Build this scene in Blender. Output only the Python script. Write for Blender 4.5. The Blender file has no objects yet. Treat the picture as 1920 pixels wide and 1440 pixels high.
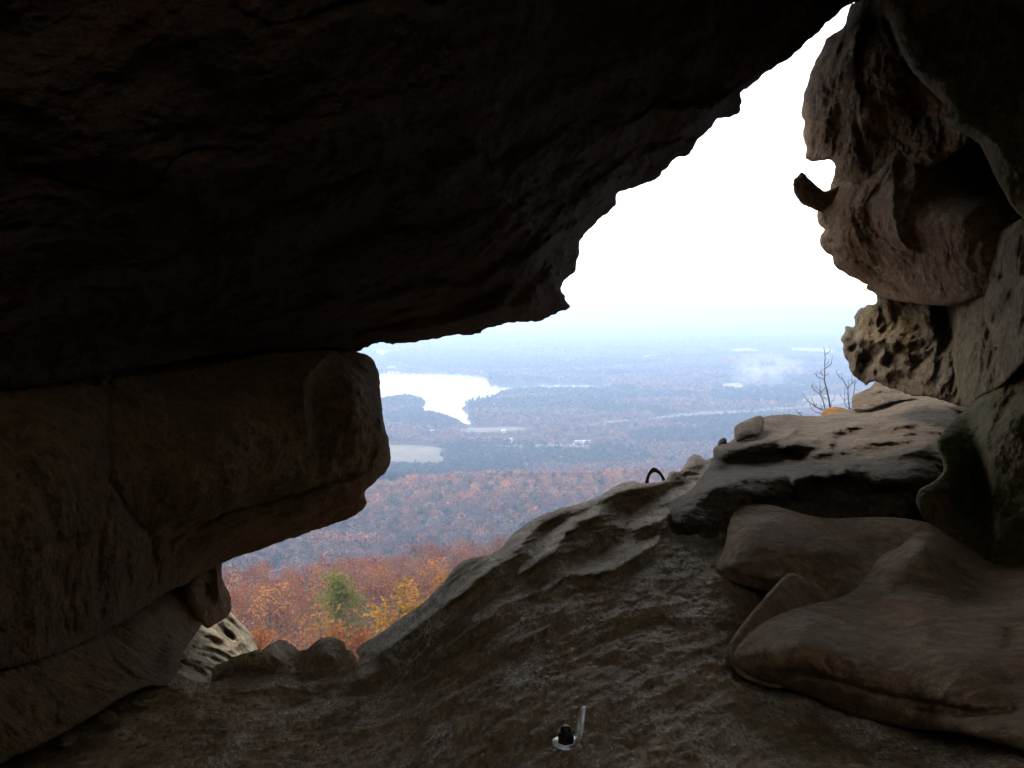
import bpy, math, random
import numpy as np
from mathutils import Vector, Matrix
rng = np.random.default_rng(11); random.seed(11)
S = bpy.context.scene
COL = S.collection
R = math.radians
# ------------------------------------------------------------------ camera
F = 1860.0                       # focal length in photo pixels (1920 wide)
PITCH = R(4.46)
SP, CP = math.sin(PITCH), math.cos(PITCH)
def ray(px, py):
    u = (np.asarray(px, float) - 960) / F; v = (720 - np.asarray(py, float)) / F
    return np.stack([u, CP + v * SP, -SP + v * CP], -1)
def at(px, py, t):
    return ray(px, py) * np.asarray(t, float)[..., None]
def at_z(px, py, z):
    d = ray(px, py); return d * (z / d[..., 2])[..., None]
cam = bpy.data.cameras.new('camera'); camo = bpy.data.objects.new('camera', cam); COL.objects.link(camo)
cam.sensor_width = 36; cam.lens = 36 * F / 1920; cam.clip_start = .02; cam.clip_end = 90000
camo.rotation_euler = (R(90) - PITCH, 0, 0); S.camera = camo
# ------------------------------------------------------------------ noise
_P = rng.permutation(256); _P = np.concatenate([_P, _P, _P])
_G = rng.normal(size=(256, 3)); _G /= np.linalg.norm(_G, axis=1)[:, None]
def pn(p):
    i = np.floor(p).astype(int); f = p - i; i &= 255
    w = f * f * f * (f * (f * 6 - 15) + 10); out = 0
    for a in (0, 1):
        for b in (0, 1):
            for c in (0, 1):
                h = _P[_P[_P[i[:, 0] + a] + i[:, 1] + b] + i[:, 2] + c]
                g = _G[h]; d = (g[:, 0] * (f[:, 0] - a) + g[:, 1] * (f[:, 1] - b) + g[:, 2] * (f[:, 2] - c))
                ww = (w[:, 0] if a else 1 - w[:, 0]) * (w[:, 1] if b else 1 - w[:, 1]) * (w[:, 2] if c else 1 - w[:, 2])
                out = out + ww * d
    return out * 1.5
def fbm(p, o=4, gain=.5, ridge=False):
    s = 0; a = 1.; p = p.copy()
    for k in range(o):
        n = pn(p); n = (1 - 2.2 * np.abs(n)) if ridge else n
        s = s + a * n; a *= gain; p = p * 2.03 + 17.3
    return s
# ------------------------------------------------------------------ object helpers
def tag(o, label=None, cat=None, group=None, kind=None):
    if label: o['label'] = label
    if cat: o['category'] = cat
    if group: o['group'] = group
    if kind: o['kind'] = kind
    return o
def empty(name, loc=(0, 0, 0), rz=0):
    o = bpy.data.objects.new(name, None); COL.objects.link(o); o.location = loc; o.rotation_euler = (0, 0, rz)
    o.empty_display_size = .1; return o
def mesh_np(name, V, Fc, mat, parent=None, smooth=True, loc=None, attrs=None):
    """Fc: (n,3) or (n,4) int array, or list of such arrays"""
    V = np.asarray(V, float)
    if loc is not None: V = V - np.asarray(loc, float)
    fl = Fc if isinstance(Fc, list) else [Fc]
    fl = [np.asarray(f) for f in fl if len(f)]
    me = bpy.data.meshes.new(name)
    li = np.concatenate([f.ravel() for f in fl]).astype(np.int32)
    tot = np.concatenate([np.full(len(f), f.shape[1]) for f in fl]).astype(np.int32)
    st = np.concatenate([[0], np.cumsum(tot)[:-1]]).astype(np.int32)
    me.vertices.add(len(V)); me.vertices.foreach_set('co', V.astype(np.float32).ravel())
    me.loops.add(len(li)); me.loops.foreach_set('vertex_index', li)
    me.polygons.add(len(tot)); me.polygons.foreach_set('loop_start', st); me.polygons.foreach_set('loop_total', tot)
    me.polygons.foreach_set('use_smooth', np.full(len(tot), smooth))
    if attrs:
        for k, (vals, typ) in attrs.items():
            if typ == 'C':
                a = me.color_attributes.new(k, 'FLOAT_COLOR', 'POINT')
                a.data.foreach_set('color', np.concatenate([vals, np.ones((len(vals), 1))], 1).astype(np.float32).ravel())
            else:
                a = me.attributes.new(k, 'FLOAT', 'POINT'); a.data.foreach_set('value', np.asarray(vals, np.float32))
    me.update(calc_edges=True); me.validate()
    if mat is not None: me.materials.append(mat)
    o = bpy.data.objects.new(name, me); COL.objects.link(o)
    if parent is not None: o.parent = parent
    if loc is not None: o.location = loc
    return o
class MB:
    def __init__(s): s.v = []; s.q = []; s.t = []; s.n = 0
    def add(s, v, q=(), t=()):
        s.v.append(np.asarray(v, float)); 
        if len(q): s.q.append(np.asarray(q) + s.n)
        if len(t): s.t.append(np.asarray(t) + s.n)
        s.n += len(v)
    def tube(s, pts, r, n=7):
        pts = np.asarray(pts, float); m = len(pts); r = np.broadcast_to(r, (m,)) if np.ndim(r) else np.full(m, r)
        tan = np.gradient(pts, axis=0); tan /= np.linalg.norm(tan, axis=1)[:, None] + 1e-9
        ref = np.array([.3, .2, 1.]) if abs(tan[:, 2]).mean() < .8 else np.array([1., .2, .1])
        a = np.cross(tan, ref); a /= np.linalg.norm(a, axis=1)[:, None]; b = np.cross(tan, a)
        th = np.arange(n) * 2 * math.pi / n
        V = (pts[:, None] + r[:, None, None] * (np.cos(th)[None, :, None] * a[:, None] + np.sin(th)[None, :, None] * b[:, None])).reshape(-1, 3)
        i = np.arange((m - 1) * n); j = i // n * n + (i % n + 1) % n
        V = np.concatenate([V, pts[:1], pts[-1:]])
        k = np.arange(n); k2 = (k + 1) % n
        t = np.concatenate([np.stack([k2, k, np.full(n, m * n)], 1), np.stack([(m - 1) * n + k, (m - 1) * n + k2, np.full(n, m * n + 1)], 1)])
        s.add(V, np.stack([i, j, j + n, i + n], 1), t)
    def box(s, c, d, M=None):
        c = np.array(c, float); d = np.array(d, float) / 2
        v = np.array([[x, y, z] for x in (-1, 1) for y in (-1, 1) for z in (-1, 1)]) * d
        if M is not None: v = v @ np.array(M).T
        s.add(v + c, [[0, 1, 3, 2], [4, 6, 7, 5], [0, 4, 5, 1], [2, 3, 7, 6], [0, 2, 6, 4], [1, 5, 7, 3]])
    def build(s, name, mat, parent=None, smooth=True, loc=None):
        fl = []
        if s.q: fl.append(np.concatenate(s.q))
        if s.t: fl.append(np.concatenate(s.t))
        return mesh_np(name, np.concatenate(s.v), fl, mat, parent, smooth, loc)
# ------------------------------------------------------------------ material helpers
def new_mat(name):
    m = bpy.data.materials.new(name); m.use_nodes = True; nt = m.node_tree
    b = nt.nodes['Principled BSDF']; return m, nt, b
def N(nt, typ, **kw):
    n = nt.nodes.new(typ)
    for k, v in kw.items():
        if k in n.inputs: n.inputs[k].default_value = v
        else: setattr(n, k, v)
    return n
def ramp(nt, src, stops):
    r = nt.nodes.new('ShaderNodeValToRGB'); e = r.color_ramp.elements
    while len(e) < len(stops): e.new(.5)
    for i, (p, c) in enumerate(stops): e[i].position = p; e[i].color = (c, c, c, 1) if np.isscalar(c) else (*c, 1)
    nt.links.new(src, r.inputs['Fac']); return r.outputs['Color']
def mix(nt, fac, a, b, blend='MIX'):
    m = nt.nodes.new('ShaderNodeMix'); m.data_type = 'RGBA'; m.blend_type = blend
    for s, v in ((m.inputs[0], fac), (m.inputs[6], a), (m.inputs[7], b)):
        if isinstance(v, bpy.types.NodeSocket): nt.links.new(v, s)
        elif np.isscalar(v): s.default_value = v
        else: s.default_value = (*v, 1)
    return m.outputs[2]
def noise(nt, vec, scale, detail=6, rough=.6, dist=0):
    n = N(nt, 'ShaderNodeTexNoise', Scale=scale, Detail=detail, Roughness=rough, Distortion=dist)
    nt.links.new(vec, n.inputs['Vector']); return n.outputs['Fac']
def coords(nt, scale=(1, 1, 1), rot=(0, 0, 0)):
    t = nt.nodes.new('ShaderNodeTexCoord'); m = N(nt, 'ShaderNodeMapping')
    m.inputs['Scale'].default_value = scale; m.inputs['Rotation'].default_value = rot
    nt.links.new(t.outputs['Object'], m.inputs['Vector']); return m.outputs['Vector']
def rock_mat(name, c1, c2, stain, stain_amt=.5, moss=None, moss_amt=0., pale=None, pale_amt=0., scl=1., bump=.5, stretch=(1, 1, 1), rot=(0, 0, 0), grain=1., rough=.9, spec=.3):
    m, nt, b = new_mat(name)
    v = coords(nt); vs = coords(nt, stretch, rot)
    n1 = noise(nt, vs, 3.5 * scl, 8, .62, .4)
    col = mix(nt, ramp(nt, n1, [(.32, 0.), (.68, 1.)]), c1, c2)
    n2 = noise(nt, vs, 6 * scl, 7, .65, .8)
    col = mix(nt, ramp(nt, n2, [(.62 - .25 * stain_amt, 0.), (.80 - .2 * stain_amt, .9)]), col, stain)
    if moss is not None:
        n3 = noise(nt, v, 2.2 * scl, 6, .7, .3)
        col = mix(nt, ramp(nt, n3, [(.62 - .3 * moss_amt, 0.), (.85 - .35 * moss_amt, .85)]), col, moss)
    if pale is not None:
        n4 = noise(nt, vs, 5 * scl, 5, .6, .2); n5 = noise(nt, vs, 85 * scl, 6, .75, .2)
        a = ramp(nt, n4, [(.62 - .24 * pale_amt, 0.), (.78 - .24 * pale_amt, 1.)]); c = ramp(nt, n5, [(.44, 0.), (.56, 1.)])
        mm = nt.nodes.new('ShaderNodeMath'); mm.operation = 'MULTIPLY'; nt.links.new(a, mm.inputs[0]); nt.links.new(c, mm.inputs[1])
        col = mix(nt, mm.outputs[0], col, pale)
    # fine grain of the sandstone
    g = noise(nt, v, 260 * scl, 3, .7)
    col = mix(nt, .55 * grain, col, ramp(nt, g, [(.3, .35), (.7, .72)]), 'OVERLAY')
    g2 = noise(nt, vs, 55 * scl, 7, .72, .3)
    col = mix(nt, .8 * grain, col, ramp(nt, g2, [(.34, .22), (.5, .5), (.66, .80)]), 'OVERLAY')
    g3 = noise(nt, v, 16 * scl, 6, .65, .6)
    col = mix(nt, .6 * grain, col, ramp(nt, g3, [(.36, .30), (.64, .70)]), 'OVERLAY')
    hs = nt.nodes.new('ShaderNodeHueSaturation'); hs.inputs['Saturation'].default_value = 1.4; nt.links.new(col, hs.inputs['Color']); nt.links.new(hs.outputs[0], b.inputs['Base Color'])
    b.inputs['Roughness'].default_value = rough; b.inputs['Specular IOR Level'].default_value = spec
    h1 = noise(nt, vs, 14 * scl, 9, .68, .3); h2 = noise(nt, v, 90 * scl, 6, .7)
    vo = N(nt, 'ShaderNodeTexVoronoi', Scale=38 * scl); nt.links.new(vs, vo.inputs['Vector'])
    pit = ramp(nt, vo.outputs['Distance'], [(.0, 0.), (.28, 1.)])
    b1 = N(nt, 'ShaderNodeBump', Strength=min(1, bump * 1.5), Distance=.05); nt.links.new(h1, b1.inputs['Height'])
    b2 = N(nt, 'ShaderNodeBump', Strength=min(1, bump * 1.3), Distance=.012); nt.links.new(h2, b2.inputs['Height']); nt.links.new(b1.outputs[0], b2.inputs['Normal'])
    b3 = N(nt, 'ShaderNodeBump', Strength=bump * .5, Distance=.006); nt.links.new(pit, b3.inputs['Height']); nt.links.new(b2.outputs[0], b3.inputs['Normal'])
    nt.links.new(b3.outputs[0], b.inputs['Normal'])
    return m
# ------------------------------------------------------------------ rocks
def catmull(pts, k=5):
    P = np.asarray(pts, float); n = len(P); out = []
    for i in range(n):
        p0, p1, p2, p3 = P[i - 1], P[i], P[(i + 1) % n], P[(i + 2) % n]
        L = np.linalg.norm(p2 - p1)
        if L > 220: out.append(p1[None]); continue
        t = np.arange(k)[:, None] / k
        # centripetal-ish damping so that sharp corners stay sharp
        m1 = (p2 - p0) * .5; m2 = (p3 - p1) * .5
        for m_ in (m1, m2):
            l = np.linalg.norm(m_)
            if l > L * .8: m_ *= L * .8 / l
        out.append((2 * t**3 - 3 * t**2 + 1) * p1 + (t**3 - 2 * t**2 + t) * m1 + (-2 * t**3 + 3 * t**2) * p2 + (t**3 - t**2) * m2)
    return np.concatenate(out)
def seg_dist(X, Y, A, B):
    """distance to an open/closed chain of segments, plus side sign and along parameter of nearest one"""
    best = np.full(X.shape, 1e9); side = np.zeros(X.shape); par = np.zeros(X.shape); L0 = 0
    for a, b in zip(A, B):
        d = b - a; l2 = d @ d + 1e-12; l = math.sqrt(l2)
        t = np.clip(((X - a[0]) * d[0] + (Y - a[1]) * d[1]) / l2, 0, 1)
        ex = X - a[0] - t * d[0]; ey = Y - a[1] - t * d[1]; q = np.hypot(ex, ey)
        k = q < best; best = np.where(k, q, best); par = np.where(k, L0 + t * l, par)
        side = np.where(k, np.sign(d[0] * (Y - a[1]) - d[1] * (X - a[0])), side); L0 += l
    return best, side, par / max(L0, 1e-9)
def inside(X, Y, P):
    r = np.zeros(X.shape, bool); n = len(P)
    for i in range(n):
        x1, y1 = P[i]; x2, y2 = P[(i + 1) % n]
        if y1 == y2: continue
        c = ((y1 > Y) != (y2 > Y)) & (X < (x2 - x1) * (Y - y1) / (y2 - y1) + x1); r ^= c
    return r
def tps(C):
    C = np.asarray(C, float); xy = C[:, :2] / 1000; z = C[:, 2]; n = len(C)
    def K(r2): return np.where(r2 > 0, r2 * np.log(r2 + 1e-12), 0)
    d2 = ((xy[:, None] - xy[None]) ** 2).sum(-1)
    A = np.zeros((n + 3, n + 3)); A[:n, :n] = K(d2) + np.eye(n) * .004; A[:n, n] = 1; A[:n, n + 1:] = xy; A[n, :n] = 1; A[n + 1:, :n] = xy.T
    w = np.linalg.solve(A, np.concatenate([1 / z, [0, 0, 0]]))
    def f(X, Y):
        x = X / 1000; y = Y / 1000; s = w[n] + w[n + 1] * x + w[n + 2] * y
        for i in range(n): s = s + w[i] * K((x - xy[i, 0]) ** 2 + (y - xy[i, 1]) ** 2)
        return 1 / np.clip(s, .12, 1.6)
    return f
def axis(lo, hi, f0, f1, g):
    fine = np.arange(max(lo, f0), min(hi, f1) + g, g)
    out = [fine]
    if lo < f0: out.insert(0, f0 - np.cumsum(g * 1.25 ** np.arange(1, 60))[::-1]); out[0] = out[0][out[0] > lo - 200]
    if hi > f1:
        e = fine[-1] + np.cumsum(g * 1.25 ** np.arange(1, 60)); out.append(e[e < hi + 200])
    return np.concatenate(out)
def feat(fs, X, Y):
    """sum of hand-laid relief features, metres towards the eye"""
    s = np.zeros(X.shape)
    for f in fs:
        k = f[0]
        if k == 'bump':        # cx cy rx ry angle amp
            _, cx, cy, rx, ry, an, am = f; c, q = math.cos(R(an)), math.sin(R(an))
            a = ((X - cx) * c + (Y - cy) * q) / rx; b = (-(X - cx) * q + (Y - cy) * c) / ry
            s += am * np.exp(-(a * a + b * b))
        else:
            P = np.asarray(f[1], float); am, w1, w2 = f[2:5]
            lo = P.min(0) - 6 * max(w1, w2); hi = P.max(0) + 6 * max(w1, w2)
            mk = (X > lo[0]) & (X < hi[0]) & (Y > lo[1]) & (Y < hi[1])
            if not mk.any(): continue
            x = X[mk]; y = Y[mk]
            d, sd, par = seg_dist(x, y, P[:-1], P[1:])
            end = np.clip(np.minimum(par, 1 - par) * 7 + .12, 0, 1); end = end * end * (3 - 2 * end)
            if k == 'groove': am = am * .32; w1 = w1 * (.6 + .5 * np.sin(par * 23) ** 2); v = -am * np.exp(-(d / w1) ** 2) - am * .5 * np.exp(-(d / (w1 + w2)) ** 2)
            elif k == 'ridge':   # sharp lip; w1 = soft width on the left of travel (above), w2 = on the right (below)
                w = np.where(sd < 0, w1, w2); v = am * np.exp(-(d / w) ** 1.4)
            elif k == 'ledge':   # raised on the right of travel, decaying over w2, drop across w1 on the left
                v = np.where(sd > 0, am * np.exp(-d / w2), am * np.exp(-(d / w1) ** 2))
            s[mk] += v * end
    return s
ROCKS = {}
def rock(name, label, outline, ctrl, mat, Rp=26, rk=1., thick=.6, feats=(), amp=.02, freq=4., ridged=.0, micro=.003, strat=None, jag=1.5, floor=False, g=3, cat='rock', group=None, extra=None, bed=None):
    P = catmull(outline); lo = P.min(0) - 8; hi = P.max(0) + 8
    xs = axis(lo[0], hi[0], -60, 1980, g); ys = axis(lo[1], hi[1], -60, 1500, g)
    X, Y = np.meshgrid(xs, ys)
    D = tps(ctrl)
    def sdf(X, Y):
        X_, Y_ = X.ravel(), Y.ravel()
        d, _, _ = seg_dist(X_, Y_, P, np.roll(P, -1, 0)); s = np.where(inside(X_, Y_, P), d, -d)
        if jag:
            q = np.stack([X_ / 26, Y_ / 26, np.full(len(X_), len(name) * 3.7)], 1); s = s + jag * fbm(q, 4, .6)
        return s.reshape(X.shape)
    s = sdf(X, Y); e = 1.
    ins = s > 0
    cell = ins[:-1, :-1] | ins[1:, :-1] | ins[:-1, 1:] | ins[1:, 1:]
    use = np.zeros(X.shape, bool)
    for a in (0, 1):
        for b in (0, 1): use[a:a + cell.shape[0], b:b + cell.shape[1]] |= cell
    gx = np.gradient(s, axis=1) / np.gradient(X, axis=1); gy = np.gradient(s, axis=0) / np.gradient(Y, axis=0)
    gl = np.hypot(gx, gy) + 1e-6
    out = use & ~ins
    X = X.copy(); Y = Y.copy()
    st = np.clip(s / gl, -14 if g < 5 else -30, 0)
    big = np.abs(np.gradient(X, axis=1)) + np.abs(np.gradient(Y, axis=0)) > 6 * g
    X[out & ~big] -= (gx / gl * st)[out & ~big]; Y[out & ~big] -= (gy / gl * st)[out & ~big]
    s[out] = 0
    idx = -np.ones(X.shape, int); idx[use] = np.arange(use.sum())
    x = X[use]; y = Y[use]; sd = np.maximum(s[use], 0)
    t = D(x, y)
    p0 = at(x, y, t)
    dz = np.ones(len(x))
    if floor: dz = 1 / np.maximum(.21, -ray(x, y)[:, 2])
    q = p0 * freq
    if strat is not None: q = (p0 @ np.array(strat).T) * freq
    q = q + len(label) * 1.37
    warp = np.stack([pn(q * .5 + 5), pn(q * .5 + 9), pn(q * .5 + 13)], 1) * .6
    h = amp * fbm(q + warp, 5, .52) * 1.2
    if ridged: h = h + ridged * (fbm(q * 1.3 + warp * 1.5 + 31, 5, .5, True) - .5)
    if micro: h = h + micro * (fbm(q * 6.5, 5, .64) if (floor and strat is not None) else fbm(p0 * 30, 5, .62))
    if bed:
        ba, bf, bd_ = bed; sz = (p0 @ np.array(bd_, float)) * bf + fbm(p0 * 1.3 + 7, 4, .5) * .9 + .25 * pn(p0 * 9)
        fr = sz - np.floor(sz); hv = .5 + .5 * np.clip(pn(np.stack([np.floor(sz) * 3.1, p0[:, 0] * 2, p0[:, 1] * 2], 1)) * 2, -1, 1)
        h = h + ba * hv * (np.minimum(fr / .8, (1 - fr) / .2 * 1.) - .5)
    h = h + feat(feats, x, y)
    rimf = np.clip(sd / 30, 0, 1)
    h = h * (.35 + .65 * rimf) * dz
    if extra is not None: h = h + extra(x, y, p0)
    # rounded rim: the surface turns away from the eye towards its silhouette
    rl = Rp * (1 + .5 * pn(np.stack([x / 90, y / 90, np.full(len(x), 3.3)], 1)))
    e_ = 1 - np.minimum(sd, rl) / rl
    rim = rl / F * t * rk * (1 - np.sqrt(np.maximum(0, 1 - e_ ** 2)))
    tf = np.maximum(t - h + rim, .25)
    front = at(x, y, tf)
    # back
    bd = tf + .012 + thick * np.minimum(1, np.sqrt(sd / 120)) * (1 if not floor else .7)
    back = at(x, y, bd)
    isrim = (s[use] <= 0)
    bi = np.where(isrim, np.arange(len(x)), len(x) + np.cumsum(~isrim) - 1)
    V = np.concatenate([front, back[~isrim]])
    cy, cx = np.nonzero(cell)
    a = idx[cy, cx]; b = idx[cy, cx + 1]; c = idx[cy + 1, cx + 1]; d = idx[cy + 1, cx]
    Q = np.stack([a, d, c, b], 1); Qb = np.stack([bi[a], bi[b], bi[c], bi[d]], 1)
    allrim = isrim[a] & isrim[b] & isrim[c] & isrim[d]
    Q = np.concatenate([Q, Qb[~allrim]])
    c0 = front.mean(0); c0[2] = front[:, 2].min()
    o = mesh_np(name, V, Q, mat, loc=c0)
    tag(o, label, cat, group); ROCKS[name + label[:12]] = o
    return o
brown = dict(c1=(.20, .155, .115), c2=(.29, .235, .18), stain=(.13, .085, .055))
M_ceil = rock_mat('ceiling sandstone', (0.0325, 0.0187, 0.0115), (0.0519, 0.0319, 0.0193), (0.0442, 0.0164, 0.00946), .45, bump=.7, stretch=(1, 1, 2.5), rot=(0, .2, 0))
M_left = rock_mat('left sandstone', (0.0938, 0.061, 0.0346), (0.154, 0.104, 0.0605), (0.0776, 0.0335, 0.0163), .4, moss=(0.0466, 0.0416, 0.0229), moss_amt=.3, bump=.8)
M_floor = rock_mat('floor sandstone', (0.314, 0.233, 0.151), (0.428, 0.33, 0.227), (0.208, 0.141, 0.0898), .4, moss=(0.162, 0.151, 0.0802), moss_amt=.3, pale=(0.765, 0.671, 0.566), pale_amt=.62, bump=.8, stretch=(2.2, 1., 1.6), rot=(0, 0, R(35)), rough=.68, spec=.35)
M_shelf = rock_mat('shelf sandstone', (0.0782, 0.0575, 0.0402), (0.116, 0.0886, 0.0633), (0.0566, 0.0381, 0.0259), .35, bump=.55)
M_bould = rock_mat('boulder sandstone', (0.172, 0.122, 0.0834), (0.218, 0.162, 0.116), (0.148, 0.078, 0.0437), .35, moss=(0.117, 0.111, 0.0617), moss_amt=.25, bump=.4)
M_right = rock_mat('right sandstone', (0.156, 0.099, 0.0653), (0.25, 0.178, 0.12), (0.135, 0.0624, 0.0385), .5, pale=(0.374, 0.323, 0.25), pale_amt=.25, bump=.9, stretch=(1, 1, 1.5))
M_jag = rock_mat('pitted sandstone', (0.121, 0.09, 0.0611), (0.225, 0.184, 0.137), (0.0806, 0.043, 0.0229), .55, moss=(0.193, 0.133, 0.0534), moss_amt=.3, bump=1., scl=1.5)
M_green = rock_mat('mossy sandstone', (0.106, 0.0764, 0.0434), (0.184, 0.139, 0.0771), (0.096, 0.0509, 0.0274), .4, moss=(0.0617, 0.0837, 0.0321), moss_amt=.6, bump=.9)
M_pale = rock_mat('pale sandstone', (0.272, 0.228, 0.166), (0.34, 0.294, 0.222), (0.186, 0.114, 0.0627), .35, bump=.5)

# --- overhang above
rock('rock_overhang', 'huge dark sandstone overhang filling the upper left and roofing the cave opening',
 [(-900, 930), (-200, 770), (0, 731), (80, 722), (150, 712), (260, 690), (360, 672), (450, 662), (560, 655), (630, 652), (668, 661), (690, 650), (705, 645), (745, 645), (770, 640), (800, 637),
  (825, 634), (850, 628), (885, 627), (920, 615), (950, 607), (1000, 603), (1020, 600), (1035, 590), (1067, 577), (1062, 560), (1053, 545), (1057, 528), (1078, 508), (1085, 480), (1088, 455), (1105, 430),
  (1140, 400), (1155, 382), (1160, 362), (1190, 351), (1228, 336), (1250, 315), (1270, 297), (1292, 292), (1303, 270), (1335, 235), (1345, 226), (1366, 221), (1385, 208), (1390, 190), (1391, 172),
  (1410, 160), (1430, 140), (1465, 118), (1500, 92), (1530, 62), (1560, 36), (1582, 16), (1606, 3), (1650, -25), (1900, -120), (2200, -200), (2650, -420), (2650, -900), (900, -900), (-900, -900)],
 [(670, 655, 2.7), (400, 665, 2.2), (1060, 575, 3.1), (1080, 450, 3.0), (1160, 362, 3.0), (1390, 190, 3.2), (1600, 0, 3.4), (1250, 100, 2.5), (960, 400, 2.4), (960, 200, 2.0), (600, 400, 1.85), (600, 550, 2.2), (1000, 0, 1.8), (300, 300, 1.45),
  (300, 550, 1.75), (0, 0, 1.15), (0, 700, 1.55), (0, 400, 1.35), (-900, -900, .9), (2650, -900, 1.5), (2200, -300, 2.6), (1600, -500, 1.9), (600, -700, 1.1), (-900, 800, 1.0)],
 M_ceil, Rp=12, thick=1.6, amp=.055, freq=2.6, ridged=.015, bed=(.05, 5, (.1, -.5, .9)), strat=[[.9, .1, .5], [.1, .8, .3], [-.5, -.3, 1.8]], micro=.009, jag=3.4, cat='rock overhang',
 feats=[('ridge', [(1600, -30), (1400, 70), (1280, 165), (1100, 300), (1000, 400), (930, 500), (880, 560)], .03, 60, 50), ('groove', [(960, 500), (930, 545), (820, 590), (700, 610), (560, 635)], .05, 12, 30),
  ('groove', [(0, 690), (200, 660), (400, 630), (640, 600), (860, 560)], .03, 8, 20), ('ledge', [(0, 640), (250, 600), (500, 540), (700, 420), (760, 330)], -.06, 20, 120),
  ('bump', 1000, 480, 60, 40, -40, .05), ('bump', 1120, 400, 40, 60, 0, .04), ('bump', 200, 260, 140, 90, 20, .06), ('bump', 640, 250, 150, 70, -20, .06), ('bump', 1350, 200, 40, 30, 0, .03),
  ('bump', 860, 590, 50, 18, -10, .04), ('bump', 1010, 560, 40, 20, -30, .03)])
# --- left wall
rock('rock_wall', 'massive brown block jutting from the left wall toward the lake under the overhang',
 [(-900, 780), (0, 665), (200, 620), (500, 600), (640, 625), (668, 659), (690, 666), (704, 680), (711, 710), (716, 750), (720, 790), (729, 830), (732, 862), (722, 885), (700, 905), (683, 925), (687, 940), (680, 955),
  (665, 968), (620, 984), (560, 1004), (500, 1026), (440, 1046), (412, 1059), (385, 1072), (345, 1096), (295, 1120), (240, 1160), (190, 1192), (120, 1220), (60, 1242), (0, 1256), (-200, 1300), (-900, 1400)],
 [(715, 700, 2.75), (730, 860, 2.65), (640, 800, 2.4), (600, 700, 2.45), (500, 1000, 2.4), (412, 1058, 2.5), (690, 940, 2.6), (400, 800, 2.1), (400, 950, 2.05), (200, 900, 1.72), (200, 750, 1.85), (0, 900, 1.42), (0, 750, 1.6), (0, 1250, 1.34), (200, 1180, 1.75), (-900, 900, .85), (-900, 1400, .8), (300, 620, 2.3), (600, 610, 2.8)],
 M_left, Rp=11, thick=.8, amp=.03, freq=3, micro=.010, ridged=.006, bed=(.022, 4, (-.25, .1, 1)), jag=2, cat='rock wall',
 feats=[('ledge', [(290, 1050), (330, 1008), (430, 960), (560, 930), (640, 900), (700, 880)], .014, 8, 90), ('groove', [(290, 1050), (330, 1008), (430, 960), (560, 930), (640, 900), (700, 880)], .10, 6, 12),
  ('groove', [(210, 690), (205, 800), (210, 900), (240, 960), (285, 1010), (292, 1070), (300, 1110)], .06, 7, 25), ('groove', [(210, 900), (195, 980), (180, 1100)], .03, 8, 15),
  ('bump', 605, 790, 34, 75, 0, -.05), ('ridge', [(630, 655), (585, 690), (567, 720), (575, 800), (580, 850)], .035, 10, 10), ('bump', 665, 760, 22, 90, 0, .03), ('groove', [(655, 700), (650, 780), (660, 860)], .025, 6, 8),
  ('ridge', [(640, 870), (600, 905), (500, 920)], .02, 20, 30), ('groove', [(0, 1060), (100, 1020), (200, 995)], .02, 5, 12), ('bump', 430, 800, 60, 120, 20, .04), ('groove', [(420, 690), (415, 780), (440, 850)], .02, 16, 12),
  ('bump', 250, 1040, 50, 60, 0, .05), ('bump', 100, 900, 80, 120, 0, .04), ('groove', [(60, 1240), (0, 1180), (-60, 1100)], .01, 4, 5)])
rock('rock_slab', 'long low brown slab at the bottom left under the jutting block',
 [(-900, 1330), (0, 1205), (190, 1150), (300, 1080), (360, 1075), (375, 1120), (388, 1158), (372, 1180), (362, 1195), (348, 1215), (338, 1240), (330, 1268), (310, 1285), (280, 1286), (235, 1304), (185, 1335), (125, 1371), (65, 1403), (0, 1434), (-200, 1560), (-900, 1800)],
 [(0, 1300, 1.30), (0, 1420, 1.2), (200, 1250, 1.6), (345, 1130, 2.35), (270, 1265, 1.68), (385, 1230, 2.1), (130, 1330, 1.42), (380, 1275, 1.78), (-900, 1400, .8), (200, 1160, 1.9), (350, 1190, 2.3), (-900, 1750, .8)],
 M_left, Rp=18, thick=.8, amp=.025, freq=3, micro=.007, ridged=.006, bed=(.02, 5, (-.25, .1, 1)), jag=1.2,
 feats=[('groove', [(190, 1190), (215, 1240), (265, 1285)], .035, 5, 12), ('bump', 300, 1150, 50, 30, -30, .04), ('groove', [(80, 1290), (110, 1320), (100, 1350)], .03, 5, 10), ('bump', 90, 1330, 60, 40, -20, .03), ('bump', 290, 1225, 22, 26, 30, -.08)])
rock('rock_block', 'small dark square block wedged below the jutting block at the left of the gap',
 [(340, 1098), (375, 1065), (412, 1050), (416, 1085), (424, 1102), (432, 1120), (434, 1142), (427, 1156), (406, 1168), (388, 1178), (368, 1158), (350, 1130)],
 [(340, 1098, 2.4), (412, 1055, 2.55), (434, 1142, 2.6), (388, 1175, 2.45), (380, 1110, 2.36)], M_left, Rp=9, thick=.3, amp=.035, freq=5, jag=1.8, micro=.01, feats=[('bump', 385, 1110, 22, 24, 0, -.05), ('ridge', [(405, 1060), (408, 1100), (420, 1150)], .03, 8, 8)])
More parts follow.
